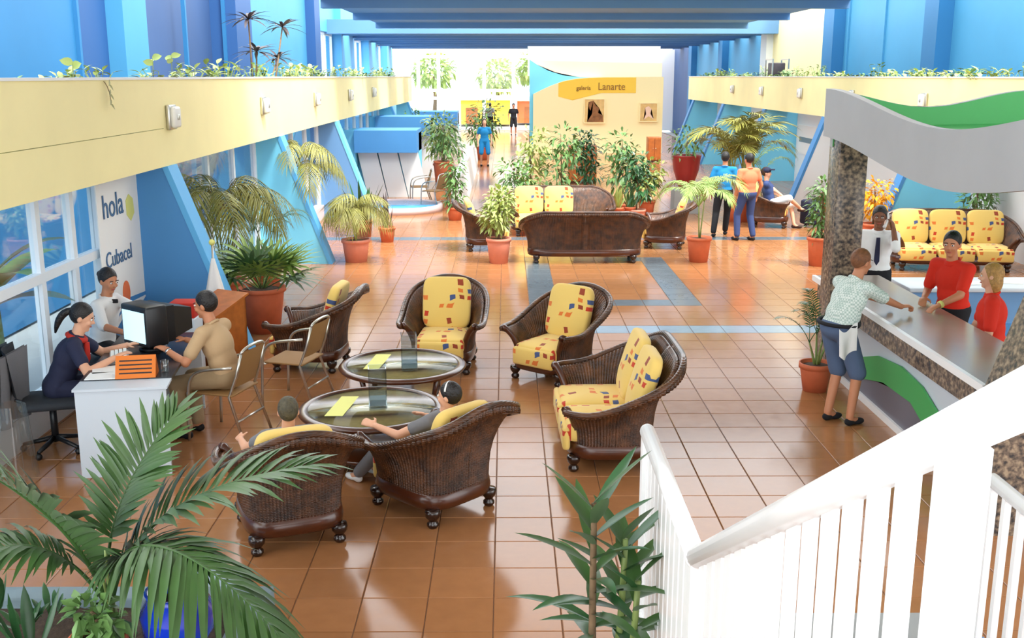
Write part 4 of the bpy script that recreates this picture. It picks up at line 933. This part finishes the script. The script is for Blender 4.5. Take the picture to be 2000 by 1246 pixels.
person('woman with blonde bob in red blouse behind the counter', (4.50, 9.42, .78), (-.75, .3), lean=4, head=(-.85, .35), hpitch=-2, hands=((4.32, 9.3, .7), (4.34, 9.65, .7)), top='cloth_red', legs='cloth_black', skin='skin_light', hair='hair_blonde', style='bob', female=True, s=.95, sleeve=.8, bulk=1.1)
o, J = person('man in white shirt and dark tie holding a telephone behind the counter', (4.42, 12.35, .92), (-.3, -.95), lean=4, head=(-.35, -.93), hpitch=-6, armpole=(.25, .1, -1), hands=((4.52, 12.14, 1.46), (4.16, 12.1, 1.02)), top='cloth_white', legs='cloth_black', skin='skin_brown', hair='hair_black', s=1.0, sleeve=1.3, curl=1.0)
nb, S_, TF_ = J['nb'], J['S'], J['TF']; MB().prism([(-.02, 0), (.02, 0), (.03, -.28), (0, -.33), (-.03, -.28)], -.01, .01, 'y').build('tie', 'cloth_navy', o, nb+TF_*.135-S_*.06)
MB().tube(bez([J['H']+J['Hr']*-.08+Vector((0, 0, .04)), J['H']+J['Hr']*-.12+J['Hf']*.03, J['H']+J['Hr']*-.06+J['Hf']*.1-Vector((0, 0, .1))], 6), [.022, .016, .014, .014, .014, .016, .022], 8).build('handset', 'cloth_white', o)
# farther people
person('standing person in dark trousers beside the tall palm, back turned', (4.42, 21.3, .92), (.3, .95), hands=(None, None), feet=((4.22, 21.2), (4.52, 21.5)), top='cloth_teal', legs='cloth_black', skin='skin_tan', hair='hair_black', vox=.016, far=True)
person('standing man in orange shirt and blue jeans beside the tall palm', (4.78, 20.75, .93), (-.4, .9), feet=((4.6, 20.72), (4.92, 20.72)), top='cloth_orange', legs='cloth_denim', skin='skin_tan', hair='hair_black', vox=.016, far=True, bulk=1.08)
o, J = person('seated man in blue shirt and cap with legs crossed in wicker armchair', (5.72, 22.7, .50), (.95, -.3), lean=-12, hands=((6.0, 22.4, .62), (5.98, 22.9, .62)), feet=((6.2, 22.45), (6.35, 22.6, .42)), top='cloth_denim', legs='cloth_white', shoe='cloth_brownshoe', skin='skin_light', hair='hair_brown', style='short', vox=.016, far=True, leglen=.6)
MB().ell(J['H']+Vector((0, 0, .06)), (.1, .1, .075)).box(-.08, .08, .06, .17, -.0, .02, Matrix.Translation(J['H']+Vector((0, 0, .07))) @ frame(J['F'], Vector((0, 0, 1))).to_4x4()).build('cap', 'cloth_navy', o)
sb = thing('suitcase', 'dark blue upright suitcase on the floor beside the seated man', 'suitcase', (6.62, 22.7, 0), R(15))
MB().rbox(-.16, .16, -.2, .2, .05, .58, .05).build('body', 'cloth_navy', sb); MB().tube([(-.08, 0, .55), (-.08, 0, .66), (.08, 0, .66), (.08, 0, .55)], .012).build('handle', 'black_plastic', sb)
for sx in (-1, 1): MB().ell((sx*.11, 0, .03), (.03, .05, .03)).build('wheel', 'black_plastic', sb)
person('woman in teal dress walking along the white walkway wall', (-.78, 38.5, .9), (.1, -1), top='cloth_teal', legs='cloth_teal', leglen=.5, skin='skin_light', hair='hair_brown', style='long', female=True, vox=.022, far=True)
person('person in black far down the hall near the end glazing', (.42, 59.0, .93), (0, -1), top='cloth_black', legs='cloth_black', leglen=.6, skin='skin_tan', hair='hair_black', vox=.025, far=True)
person('person in dark grey beside the end glazing door', (-.9, 60.5, .93), (.3, 1), top='cloth_grey', legs='cloth_black', skin='skin_brown', hair='hair_black', vox=.025, far=True)
# ------------------------------------------------------------------ plants
rnd = random.Random(11)
def leaf_strip(m, base, d, up, L, w, droop=.3, n=4, fold=.25):
    # one blade: base point, direction d, face normal up; arches down by droop
    d = d.normalized(); s = d.cross(up); s = s.normalized() if s.length > 1e-4 else d.orthogonal().normalized(); u = s.cross(d).normalized()
    vs = []; G = Vector((0, 0, -1))
    for i in range(n+1):
        t = i/n; c = base+d*L*t+G*droop*L*t*t; ww = w*(.35+.65*math.sin(min(1, t*2.2)*math.pi/2))*(1-t**3)**.9 if i < n else 0.0005
        vs += [c-s*ww+u*ww*fold, c-u*0.0, c+s*ww+u*ww*fold]
    fs = []
    for i in range(n):
        a = 3*i; fs += [(a, a+1, a+4, a+3), (a+1, a+2, a+5, a+4)]
    m.add(vs, fs, True)
def frond_mesh(pts, nl, ll, lw, droop=.35, sweep=.55, start=.18, r0=.012, side_up=.25, rr=None):
    rr = rr or rnd; m = MB(); P = bez(pts, 24); n = len(P)-1
    m.tube(P, [r0*(1-.85*i/n) for i in range(n+1)], 6)
    for k in range(nl):
        t = start+(1-start)*(k+.5)/nl; i = min(n-1, int(t*n)); p = P[i].lerp(P[i+1], t*n-i); tg = (P[i+1]-P[i]).normalized()
        sd = tg.cross(Vector((0, 0, 1))); sd = sd.normalized() if sd.length > .05 else Vector((1, 0, 0)); up = sd.cross(tg).normalized()
        q = math.sin(math.pi*(.12+.80*(t-start)/(1-start)))**.6
        for s in (-1, 1):
            sw = sweep+.5*max(0, t-.7)/.3
            d = sd*s*(1-.35*sw)+tg*(sw+rr.uniform(-.08, .08))+up*(side_up+rr.uniform(-.1, .1))
            leaf_strip(m, p, d, up, ll*q*rr.uniform(.88, 1.08), lw*rr.uniform(.85, 1.1), droop*rr.uniform(.7, 1.3))
    tg = (P[-1]-P[-3]).normalized(); leaf_strip(m, P[-1], tg, Vector((0, 0, 1)), ll*.5, lw, droop)
    return m
FR = {}
def frond_lib(kind):
    if kind in FR: return FR[kind]
    out = []
    for k in range(4):
        e = rnd.uniform(.9, 1.15)
        if kind == 'areca': out.append(frond_mesh([(0, 0, 0), (.25*e, 0, .55), (.75, 0, .85*e), (1.15, .03*k, .45)], 24, .42, .016, .45, .6, .2).mesh('frond'))
        elif kind == 'droopy': out.append(frond_mesh([(0, 0, 0), (.3*e, 0, .5), (.9, 0, .55*e), (1.2, .04*k, -.25)], 26, .5, .014, .9, .5, .15, side_up=.0).mesh('frond'))
        else: out.append(frond_mesh([(0, 0, 0), (.12*e, 0, .5), (.45, 0, .9*e), (.8, .02*k, .85)], 16, .30, .018, .4, .65, .25).mesh('frond'))
    FR[kind] = out; return out
def pot_profile(r0, r1, h, lip=.03): return [(0, 0), (r0, 0), (r1*.97, h-lip*2), (r1*.97, h-lip*1.8), (r1*1.06, h-lip*1.8), (r1*1.06, h), (r1*.95, h), (r1*.9, h-.05), (0, h-.05)]
def add_pot(t, r0, r1, h, m='terracotta', soil=True):
    MB().lathe(pot_profile(r0, r1, h), 28).build('pot', m, t)
    if soil: MB().lathe([(0, h-.06), (r1*.91, h-.06), (r1*.88, h-.035), (r1*.4, h-.02), (0, h-.015)], 20).build('soil', 'soil', t)
def stems(t, n, z0, z1, spread, r=.014, m='stem_green'):
    tops = []
    for k in range(n):
        a = 2*math.pi*k/n+rnd.uniform(-.3, .3); q = spread*rnd.uniform(.4, 1); zt = z0+(z1-z0)*rnd.uniform(.7, 1)
        p = [(q*.2*math.cos(a), q*.2*math.sin(a), z0), (q*.5*math.cos(a), q*.5*math.sin(a), (z0+zt)/2), (q*math.cos(a), q*math.sin(a), zt)]
        MB().tube(bez(p, 5), [r, r*.95, r*.9, r*.8, r*.7, r*.6], 7).build('stem', m, t); tops.append((Vector(p[2]), a))
    return tops
def palm(lab, loc, pot, nst, z1, spread, nf, size, kind='areca', leaf='palm_leaf', group=None, tilt=(.0, .5), cat='potted palm', stem='stem_green', z0=None, name='potted_palm', potmat='terracotta'):
    t = thing(name, lab, cat, loc, 0, group)
    if pot: add_pot(t, *pot, m=potmat)
    zb = (pot[2]-.03 if pot else 0) if z0 is None else z0
    tops = stems(t, nst, zb, z1, spread, m=stem); lib = frond_lib(kind)
    for k in range(nf):
        p, a0 = tops[k % len(tops)]; a = a0+2*math.pi*(k//len(tops))/max(1, nf//len(tops))+rnd.uniform(-.35, .35)
        o = mkobj('frond', lib[k % 4], None, t, p)
        if not lib[k % 4].materials: lib[k % 4].materials.append(MATS[leaf])
        o.material_slots[0].link = 'OBJECT'; o.material_slots[0].material = MATS[leaf]
        o.rotation_euler = (0, rnd.uniform(*tilt)*-1+.25, a); s = size*rnd.uniform(.8, 1.12); o.scale = (s, s, s)
    return t
def foliage_mesh(n, rx, rz, L, w, seed, hollow=.35):
    r = random.Random(seed); m = MB()
    for _ in range(n):
        v = Vector((r.gauss(0, 1), r.gauss(0, 1), r.gauss(0, 1))).normalized()*(hollow+(1-hollow)*r.random()**.6)
        p = Vector((v.x*rx, v.y*rx, v.z*rz)); d = (v+Vector((r.uniform(-.7, .7), r.uniform(-.7, .7), r.uniform(-.6, .5)))).normalized()
        leaf_strip(m, p, d, Vector((r.uniform(-.4, .4), r.uniform(-.4, .4), 1)), L*r.uniform(.7, 1.2), w*r.uniform(.8, 1.2), .35, 2)
    return m.mesh('foliage')
FOL = {}
def bush(lab, loc, pot, h, rx, leaf='leaf_mid', n=220, L=.12, w=.025, group=None, potmat='terracotta', blobs=3, name='potted_ficus', cat='potted plant', column=False, z0=0):
    t = thing(name, lab, cat, loc, 0, group)
    if pot: add_pot(t, *pot, m=potmat)
    zb = pot[2]-.04 if pot else z0; r = random.Random(lab)
    tr = bez([(0, 0, zb), (.03, .02, (zb+h)/2), (-.02, 0, h*.92)], 6); MB().tube(tr, [.022, .02, .018, .016, .014, .011, .007], 7).build('trunk', 'stem_brown', t)
    for k in range(blobs):
        key = (n, rx, L, w, k, column); 
        if key not in FOL: FOL[key] = foliage_mesh(n, rx, rx*(.8 if not column else .9), L, w, hash(key) % 999)
        f = (k+.5)/blobs; z = zb+(h-zb)*(.30+.62*f if not column else .1+.82*f)
        p = (r.uniform(-.35, .35)*rx*(0 if column else 1), r.uniform(-.35, .35)*rx*(0 if column else 1), z)
        MB().tube([tr[min(5, int(f*6))], p], [.01, .004], 5).build('branch', 'stem_brown', t)
        o = mkobj('foliage', FOL[key], leaf, t, p, 'stuff'); o.rotation_euler = (0, 0, r.uniform(0, 6))
        o.material_slots[0].link = 'OBJECT'; o.material_slots[0].material = MATS[leaf]
    return t
def blades(lab, loc, pot, n, L, w, leaf, group=None, potmat='terracotta', spread=.35, name='snake_plant', z0=0, droop=.05, cat='potted plant', seed=None):
    t = thing(name, lab, cat, loc, 0, group); r = random.Random(seed if seed is not None else lab)
    if pot: add_pot(t, *pot, m=potmat)
    zb = pot[2]-.04 if pot else z0
    for k in range(n):
        a = r.uniform(0, 6.28); e = r.uniform(.1, spread); m = MB()
        leaf_strip(m, Vector((.04*math.cos(a), .04*math.sin(a), zb)), Vector((math.cos(a)*e, math.sin(a)*e, 1)), Vector((math.cos(a), math.sin(a), .1)), L*r.uniform(.65, 1.1), w, droop, 5, .3)
        m.build('leaf', leaf, t)
    return t
# --- foreground raised planter with big palm
pt = thing('raised_planter', 'low concrete planter bed of soil under the foreground palm', 'planter', (0, 0, 0))
for a, b, c, d in ((-3.3, -1.3, 5.25, 5.4), (-3.3, -1.3, 3.5, 3.65), (-3.3, -3.15, 3.65, 5.25), (-1.45, -1.3, 3.65, 5.25)): MB().rbox(a, b, c, d, 0, .42, .015).build('wall', 'slate_line', pt)
MB().grid(lambda u, v: (-3.15+1.7*u, 3.65+1.6*v, .36+.05*noise.noise(Vector((u*6, v*6, 0)))), 24, 24).build('soil', 'soil', pt)
fp = thing('foreground_palm', 'large green palm with broad feathery fronds in the raised planter', 'palm', (-2.0, 4.85, .4))
def ffr(pts, nl, ll, lw, **k):
    b = Vector((-2.0, 4.85, .4)); frond_mesh([Vector(p)-b for p in pts], nl, ll, lw, **k).build('frond', k.pop('mm', 'palm_leaf') if 'mm' in k else 'palm_leaf', fp)
B0 = (-2.0, 4.85, .55)
ffr([B0, (-2.03, 4.75, .95), (-2.16, 4.6, 1.3), (-2.5, 4.35, 1.62)], 34, .52, .024, droop=.25, r0=.016, start=.2)
ffr([B0, (-1.95, 4.85, .98), (-1.6, 4.9, 1.24), (-1.02, 5.1, 1.24)], 36, .48, .023, droop=.25, r0=.016, start=.16)
ffr([B0, (-1.9, 4.6, 1.22), (-1.45, 4.45, 1.2), (-1.0, 4.3, .70)], 38, .44, .022, droop=.55, r0=.014, start=.2, side_up=.0)
ffr([B0, (-2.05, 4.9, .95), (-1.95, 5.0, 1.2), (-1.75, 5.3, 1.46)], 26, .40, .021, droop=.15, r0=.012, start=.35)
ffr([B0, (-2.1, 4.75, .95), (-2.32, 4.65, 1.15), (-2.62, 4.6, .9)], 28, .40, .021, droop=.5, r0=.012, start=.3)
ffr([B0, (-1.98, 4.7, .9), (-1.75, 4.6, 1.12), (-1.45, 4.55, 1.0)], 22, .34, .02, droop=.4, r0=.012, start=.3)
MB().tube([(0, 0, -.02), (.0, 0, .1), (0, 0, .2)], [.05, .04, .025], 10).build('crown_base', 'stem_green', fp)
for k in range(3): MB().tube(bez([(.02*k, 0, 0), (.05*k-.03, -.1*k, .35), (.1*k-.1, -.12*k, .62)], 6), .008, 6).build('stalk', 'stem_green', fp)
bp_ = thing('blue_glazed_pot', 'glossy cobalt blue pot in the raised planter by the palm', 'pot', (-1.62, 4.72, .42)); MB().lathe([(0, 0), (.1, 0), (.17, .12), (.18, .22), (.14, .3), (.15, .33), (.125, .33), (.11, .28), (0, .26)], 28).build('body', 'blue_glaze', bp_)
MB().lathe([(0, .255), (.118, .255), (.1, .275), (0, .28)], 20).build('soil', 'soil', bp_)
bush('small leafy plant in a brown terracotta pot between palm and blue pot', (-1.93, 4.5, .42), (.09, .13, .2), .36, .10, 'leaf_mid', 60, .09, .025, blobs=2, name='small_potted_plant')
blades('broad leaved seedling standing in the planter soil left of the palm', (-2.35, 4.7, .43), None, 5, .45, .035, 'leaf_dark', name='seedling', cat='plant', spread=.5)
for x, y in ((-2.5, 4.95), (-2.42, 5.08)): blades('low blue green rosette plant in the soil of the foreground planter', (x, y, .42), None, 9, .2, .02, 'leaf_dark', group='rosettes in the foreground planter', name='rosette_plant', cat='plant', spread=1.2, droop=.3, seed=int(x*100))
blades('broad bladed plant beside the glazing left of the foreground planter', (-2.75, 5.15, .42), None, 8, .42, .03, 'leaf_dark', name='bladed_plant', cat='plant', spread=.9, droop=.3)
# --- dracaena beside the railing
dr = thing('potted_dracaena', 'tall dracaena with long green blades beside the white railing', 'potted plant', (.38, 4.12, 0)); add_pot(dr, .16, .2, .36)
r = random.Random(5)
def drac(st, z0, z1, nl, off, L):
    tr = bez([(off[0]*.3, off[1]*.3, .33), (off[0], off[1], z0), (off[0]*1.1, off[1], z1)], 8); MB().tube(tr, [.018]*5+[.016, .015, .014, .012], 8).build('cane', 'stem_brown' if st == 0 else 'stem_green', dr)
    for k in range(nl):
        f = k/(nl-1); p = Vector((off[0]*1.05, off[1], z0+(z1-z0)*f)); a = k*2.4+r.uniform(-.3, .3); e = .05+1.1*f**1.4
        m = MB(); leaf_strip(m, p, Vector((math.cos(a), math.sin(a), e)), Vector((-math.cos(a)*.3, -math.sin(a)*.3, 1)), L*r.uniform(.8, 1.1)*(1.05-.15*f), .036, .38*(1.1-f), 7, .35); m.build('leaf', 'palm_leaf' if k % 3 else 'leaf_dark', dr)
drac(0, .62, 1.45, 27, (-.01, .0), .42); drac(1, .55, 1.26, 24, (.12, .06), .36); drac(1, .5, 1.12, 14, (.16, -.05), .30)
# --- left side palms
def fan_leaf(m, base, d, up, L, n=13):
    d = d.normalized(); s = d.cross(up).normalized(); c = base+d*L*.45
    m.tube([base, base+d*L*.25+Vector((0, 0, .02)), c], .007, 5)
    for k in range(n):
        a = R(-105+210*k/(n-1)); dd = d*math.cos(a)+s*math.sin(a)+up*.12
        leaf_strip(m, c, dd, up, L*.62*(1-.25*abs(a)/2), .02*L/.6, .28, 3)
t = thing('potted_fan_palm', 'bushy fan palm in a large terracotta pot beside the blue fin', 'potted palm', (-3.12, 13.15, 0)); add_pot(t, .21, .29, .58)
r = random.Random(3)
for k in range(20):
    a = k*2.4; e = r.uniform(.1, 1.5); m = MB(); fan_leaf(m, Vector((.03*math.cos(a), .03*math.sin(a), .55)), Vector((math.cos(a), math.sin(a), e)), Vector((-math.cos(a)*e*.6, -math.sin(a)*e*.6, 1)).normalized(), r.uniform(.75, 1.0)); m.build('fan_leaf', 'palm_leaf_light' if k % 3 else 'palm_leaf', t)
palm('tall slender palm arching under the left balcony between the fins', (-3.95, 14.6, 0), (.2, .27, .4), 4, 1.72, .3, 15, .78, 'droopy', 'palm_olive')
palm('leafy palm behind the fan palm pot at the left glazing', (-3.8, 16.4, 0), (.2, .26, .4), 3, .85, .2, 10, .5, 'areca', 'leaf_dark')
palm('drooping olive palm hanging out beyond the cyan fin', (-3.6, 18.75, 0), (.2, .26, .4), 3, 1.85, .15, 14, .62, 'droopy', 'palm_olive')
palm('bushy drooping palm in a pale pot before the grey blue fin', (-2.65, 18.35, 0), (.19, .24, .40), 3, .85, .12, 26, .52, 'droopy', 'palm_olive', potmat='terracotta_pale', tilt=(-.1, .9))
blades('dark snake plant beside the bushy drooping palm', (-2.35, 20.6, 0), (.12, .16, .3), 10, .75, .035, 'leaf_purple')
blades('tall dark bladed plant behind the bushy drooping palm', (-2.9, 21.3, 0), (.14, .18, .35), 12, .85, .05, 'leaf_dark', spread=.7)
# --- middle seating plants
bush('small ficus in a pale terracotta pot beside the wicker sofa', (-.13, 18.2, 0), (.16, .21, .44), 1.28, .26, 'leaf_light', 150, .13, .03, potmat='terracotta_pale', blobs=4)
palm('slim palm in a terracotta pot beside the wicker sofa end', (3.4, 18.3, 0), (.16, .21, .44), 3, 1.15, .12, 15, .62, 'areca', 'palm_leaf_light')
palm('tall leafy palm towering behind the standing people', (5.25, 23.6, 0), (.25, .32, .5), 5, 1.3, .3, 28, 1.05, 'areca', 'palm_olive', tilt=(.3, 1.0))
palm('spreading pale palm beside the big wave poster', (6.1, 25.6, 0), (.2, .26, .45), 3, 1.1, .2, 9, .8, 'areca', 'palm_leaf_light')
rp = thing('red_planter', 'tall tapering red planter holding a leafy shrub on a grey plinth', 'planter', (4.3, 25.2, 0))
MB().prism([(-.3, -.3), (.3, -.3), (.3, .3), (-.3, .3)], 0, .55, 'z').build('plinth', 'concrete', rp)
MB().lathe([(0, .55), (.13, .55), (.17, .6), (.30, 1.0), (.345, 1.33), (.36, 1.36), (.33, 1.36), (.3, 1.28), (0, 1.26)], 32).build('pot', 'red_glaze', rp)
FOL['rp'] = foliage_mesh(160, .42, .42, .16, .03, 77)
mkobj('foliage', FOL['rp'], 'leaf_mid', rp, (0, 0, 1.66), 'stuff'); MB().tube([(0, 0, 1.25), (0, 0, 1.8)], [.02, .01]).build('trunk', 'stem_brown', rp)
gr = 'tall ficus shrubs behind the facing sofa'
for k, (x, y, h, rx, lf_, lab) in enumerate(((.55, 24.4, 2.05, .38, 'leaf_light', 'tall pale leaved ficus at the walkway end of the shrub row'), (1.25, 24.0, 2.1, .4, 'leaf_mid', 'mid green ficus behind the yellow sofa cushions'), (.25, 23.2, 1.3, .38, 'leaf_mid', 'low wide ficus beside the walkway end of the sofa'), (1.95, 25.6, 1.95, .3, 'leaf_dark', 'narrow dark ficus beside the wooden cabinet'), (2.65, 24.0, 1.95, .4, 'leaf_mid', 'dense tall ficus behind the dark sofa end'), (2.85, 22.9, 1.6, .34, 'leaf_dark', 'dark ficus close behind the facing sofa arm'), (3.3, 24.6, 1.2, .36, 'leaf_light', 'low yellowish ficus beside the red planter'))):
    bush(lab, (x, y, 0), (.15, .2, .36), h, rx, lf_, 85, .17, .038, potmat='terracotta_pale' if k % 2 else 'terracotta', blobs=4)
for k in range(8): blades('low striped bladed plant in the row behind the facing sofa', (.75+.28*k, 22.75+.1*(k % 2), 0), (.09, .12, .42), 9, .55, .035, 'leaf_mid' if k % 2 else 'leaf_light', group='low bladed plants behind the facing sofa', name='bladed_plant', spread=.7, seed=k)
# --- plants by the walkway wall and kiosks
bush('slender tiered ficus in a small pot beside the walkway wall', (-1.16, 23.8, 0), (.14, .18, .3), 1.45, .24, 'leaf_mid', 70, .16, .035, blobs=4, column=True)
bush('wide leafy shrub in brown pot beyond the slender ficus', (-1.8, 30.6, 0), (.2, .28, .8), 2.0, .5, 'leaf_mid', 110, .2, .04, blobs=3)
bush('leafy shrub beside the blue kiosk and walkway', (-1.95, 32.2, 0), (.2, .26, .6), 2.0, .55, 'leaf_light', 120, .2, .04, blobs=3)
bush('leafy shrub near the woman in teal', (-.9, 41.5, 0), (.2, .26, .5), 2.1, .7, 'leaf_mid', 120, .22, .05, blobs=3)
bush('shrub growing by the farthest blue kiosk', (-3.2, 40, 0), (.2, .26, .5), 1.7, .7, 'leaf_mid', 120, .22, .05, blobs=3)
# --- reception plants
palm('small slim palm in a terracotta pot at the reception counter', (3.22, 10.5, 0), (.12, .165, .30), 4, .62, .12, 13, .42, 'slim', 'leaf_dark')
bush('columnar ficus in a terracotta pot behind the granite pillar', (5.42, 17.9, 0), (.17, .22, .5), 1.5, .22, 'leaf_mid', 90, .13, .03, blobs=4, column=True)
bush('leafy shrub at the far side of the floral sofa', (8.5, 18.9, 0), (.15, .2, .6), 1.6, .35, 'leaf_mid', 120, .15, .03, blobs=3)
yf = bush('yellow flowering plant in the bay behind the man with the telephone', (6.9, 19.6, 0), (.16, .2, .5), 1.3, .3, 'yellow_flower', 110, .12, .035, blobs=2, name='flowering_plant')
# wooden cabinets at the gallery
def cabinet(lab, x, y, w, h):
    t = thing('wooden_cabinet', lab, 'cabinet', (x, y, 0)); MB().rbox(-w/2, w/2, 0, .5, .08, h, .015).build('body', 'wood', t); MB().box(-w/2+.05, w/2-.05, .04, .46, 0, .08).build('plinth', 'wood_dark', t)
    for s in (-1, 1): d = MB().box(min(s*.01, s*(w/2-.03)), max(s*.01, s*(w/2-.03)), -.02, 0, .12, h-.06).build('door', 'wood', t); MB().ell((s*.05, -.03, h*.55), (.015, .015, .015)).build('knob', 'chrome', d)
cabinet('orange wooden cabinet standing beyond the ficus row', 2.32, 32.0, .85, 1.14); cabinet('tall orange wooden cabinet beside the red planter', 5.6, 40, .5, .95); cabinet('orange wooden box unit behind the granite pillar', 7.9, 24.5, .9, .5)
# --- balcony planters
def sprig_mesh(seed, n, h, L, w):
    r = random.Random(seed); m = MB()
    for k in range(n):
        a = r.uniform(0, 6.28); hh = h*r.uniform(.3, 1); b = Vector((r.uniform(-.12, .12), r.uniform(-.2, .2), hh)); m.tube([(b.x*.4, b.y*.4, 0), b], .004, 4)
        leaf_strip(m, b, Vector((math.cos(a), math.sin(a), r.uniform(.1, 1))), Vector((0, 0, 1)), L*r.uniform(.7, 1.2), w*r.uniform(.8, 1.2), .2, 3)
    return m.mesh('balcony_plant')
SPR = [sprig_mesh(k, 9+k % 3*5, .12+.05*(k % 4), .09+.02*(k % 3), .035) for k in range(6)]; SPRM = ['leaf_light', 'leaf_mid', 'leaf_light', 'palm_leaf_light', 'leaf_mid', 'leaf_light']
def sprig(x, y, k, lab, grp, s=1):
    o = mkobj('balcony_plant', SPR[k], SPRM[k], None, (x, y, 3.095)); tag(o, lab, 'plant', grp); o.rotation_euler = (0, 0, rnd.uniform(0, 6.28)); o.scale = (s, s, s)
y = 8.3
while y < 40:
    s = 1.0 if y > 14 else .8; sprig(-4.0-rnd.uniform(0, .3), y, rnd.randrange(6), 'small leafy plant rooted in the left balcony planter', 'plants along the left balcony', s*rnd.uniform(.8, 1.4)); y += rnd.uniform(.35, 1.0) if y > 13.5 else rnd.uniform(.8, 1.5)
y = 15.5
while y < 45: sprig(8.15+rnd.uniform(0, .3), y, rnd.randrange(6), 'small leafy plant rooted in the right balcony planter', 'plants along the right balcony', rnd.uniform(.8, 1.5)); y += rnd.uniform(.3, .75)
for y, h in ((10.1, .22), (12.4, .3), (13.1, .33)):
    t = thing('broad_leaf_plant', 'single stemmed broad leaf plant rising above the left balcony edge', 'plant', (-4.05, y, 3.09), 0, 'broad leaf plants on the left balcony')
    MB().tube([(0, 0, 0), (0, .02, h)], .005, 5).build('stem', 'stem_green', t)
    for k in range(3): m = MB(); leaf_strip(m, Vector((0, .02, h-.03*k)), Vector((math.cos(k*2+y), math.sin(k*2+y), .5)), Vector((0, -1, .3)), .13, .045, .2, 4); m.build('leaf', 'leaf_light', t)
hv = thing('hanging_vine', 'thin vine trailing down over the left balcony wall', 'plant', (-3.83, 10.3, 3.19))
MB().tube(bez([(-.15, 0, -.06), (-.02, 0, .05), (.03, .05, -.08), (.03, .03, -.26)], 8), .004, 5).build('stem', 'stem_brown', hv)
for k in range(6): m = MB(); leaf_strip(m, Vector((.03, .04-.02*(k % 2), -.03-.045*k)), Vector((.2, 1 if k % 2 else -1, -.6)), Vector((1, 0, .2)), .08, .02, .2, 3); m.build('leaf', 'palm_olive', hv)
dp = thing('balcony_dracaena', 'tall dark dracaena with several leaf heads on the left balcony', 'plant', (-4.15, 17.8, 3.09))
r = random.Random(9)
for (x, yy, h, L) in ((-.0, -.2, 1.0, .46), (.0, .25, .5, .46), (.05, 2.2, .98, .5), (.0, 1.9, .42, .42)):
    MB().tube([(x, yy*.6, -.03), (x, yy, h)], [.018, .012], 7).build('cane', 'stem_brown', dp)
    for k in range(20):
        a = k*2.4; m = MB(); leaf_strip(m, Vector((x, yy, h)), Vector((math.cos(a), math.sin(a), r.uniform(-.1, 1.0))), Vector((0, 0, 1)), L*r.uniform(.75, 1.1), .034, .3, 4); m.build('leaf', 'leaf_purple', dp)
gc = thing('wire_cage', 'small dark framed metal cage on the right balcony by the cream wall', 'cage', (8.3, 33.6, 3.1))
for sx in (0, .5):
    for sy in (0, .9): MB().box(sx, sx+.04, sy, sy+.04, 0, .62).build('post', 'aluminium', gc)
for sx in (0, .5): MB().box(sx, sx+.04, .04, .9, .58, .62).build('rail', 'aluminium', gc)
MB().rbox(.06, .44, .1, .8, 0, .5, .03).build('crate', 'leaf_purple', gc)
# --- courtyard plants outside the left glazing
t = thing('banana_plant', 'broad leaved banana plant outside the glazing by the desk', 'plant', (-5.1, 10.2, -.13)); t.scale = (1.35, 1.35, 1.2); r = random.Random(4)
MB().tube([(0, 0, 0), (0, 0, 1.0)], [.08, .05], 10).build('trunk', 'stem_green', t)
for k in range(9):
    a = k*2.4; m = MB(); leaf_strip(m, Vector((0, 0, .9+.03*k)), Vector((math.cos(a), math.sin(a), r.uniform(.4, 1.4))), Vector((0, 0, 1)), r.uniform(.7, 1.0), .13, .45, 7, .15); m.build('leaf', 'leaf_mid' if k % 2 else 'palm_leaf', t)
# --- aluminium bag / plastic at the window end of the desk
pbg = tag(MB().grid(lambda u, v: (-4.0+.16*math.cos(6.283*u)*(1-.3*v+.08*math.sin(u*40)), 8.1+.16*math.sin(6.283*u)*(1-.3*v+.05*math.sin(u*31)), .62*v+.001), 36, 12).build('plastic_bag', 'glass_vase', None), 'crumpled clear plastic bag standing beside the office chair', 'bag')

for x, y, s_ in ((-.6, 78, 1.0), (2.6, 80, 1.2), (-5.5, 82, 1.1)):
    t = thing('garden_tree', 'pale green garden tree standing outside the end glazing', 'tree', (x, y, -.14), 0, 'trees outside the end glazing')
    MB().tube([(0, 0, 0), (.1, 0, 1.6), (0, 0, 3.0)], [.16, .12, .07], 8).build('trunk', 'stem_brown', t)
    if 'tree' not in FOL: FOL['tree'] = foliage_mesh(500, 1.5, 1.1, .5, .14, 31)
    mkobj('foliage', FOL['tree'], 'leaf_light', t, (0, 0, 3.4), 'stuff'); t.scale = (s_, s_, s_)
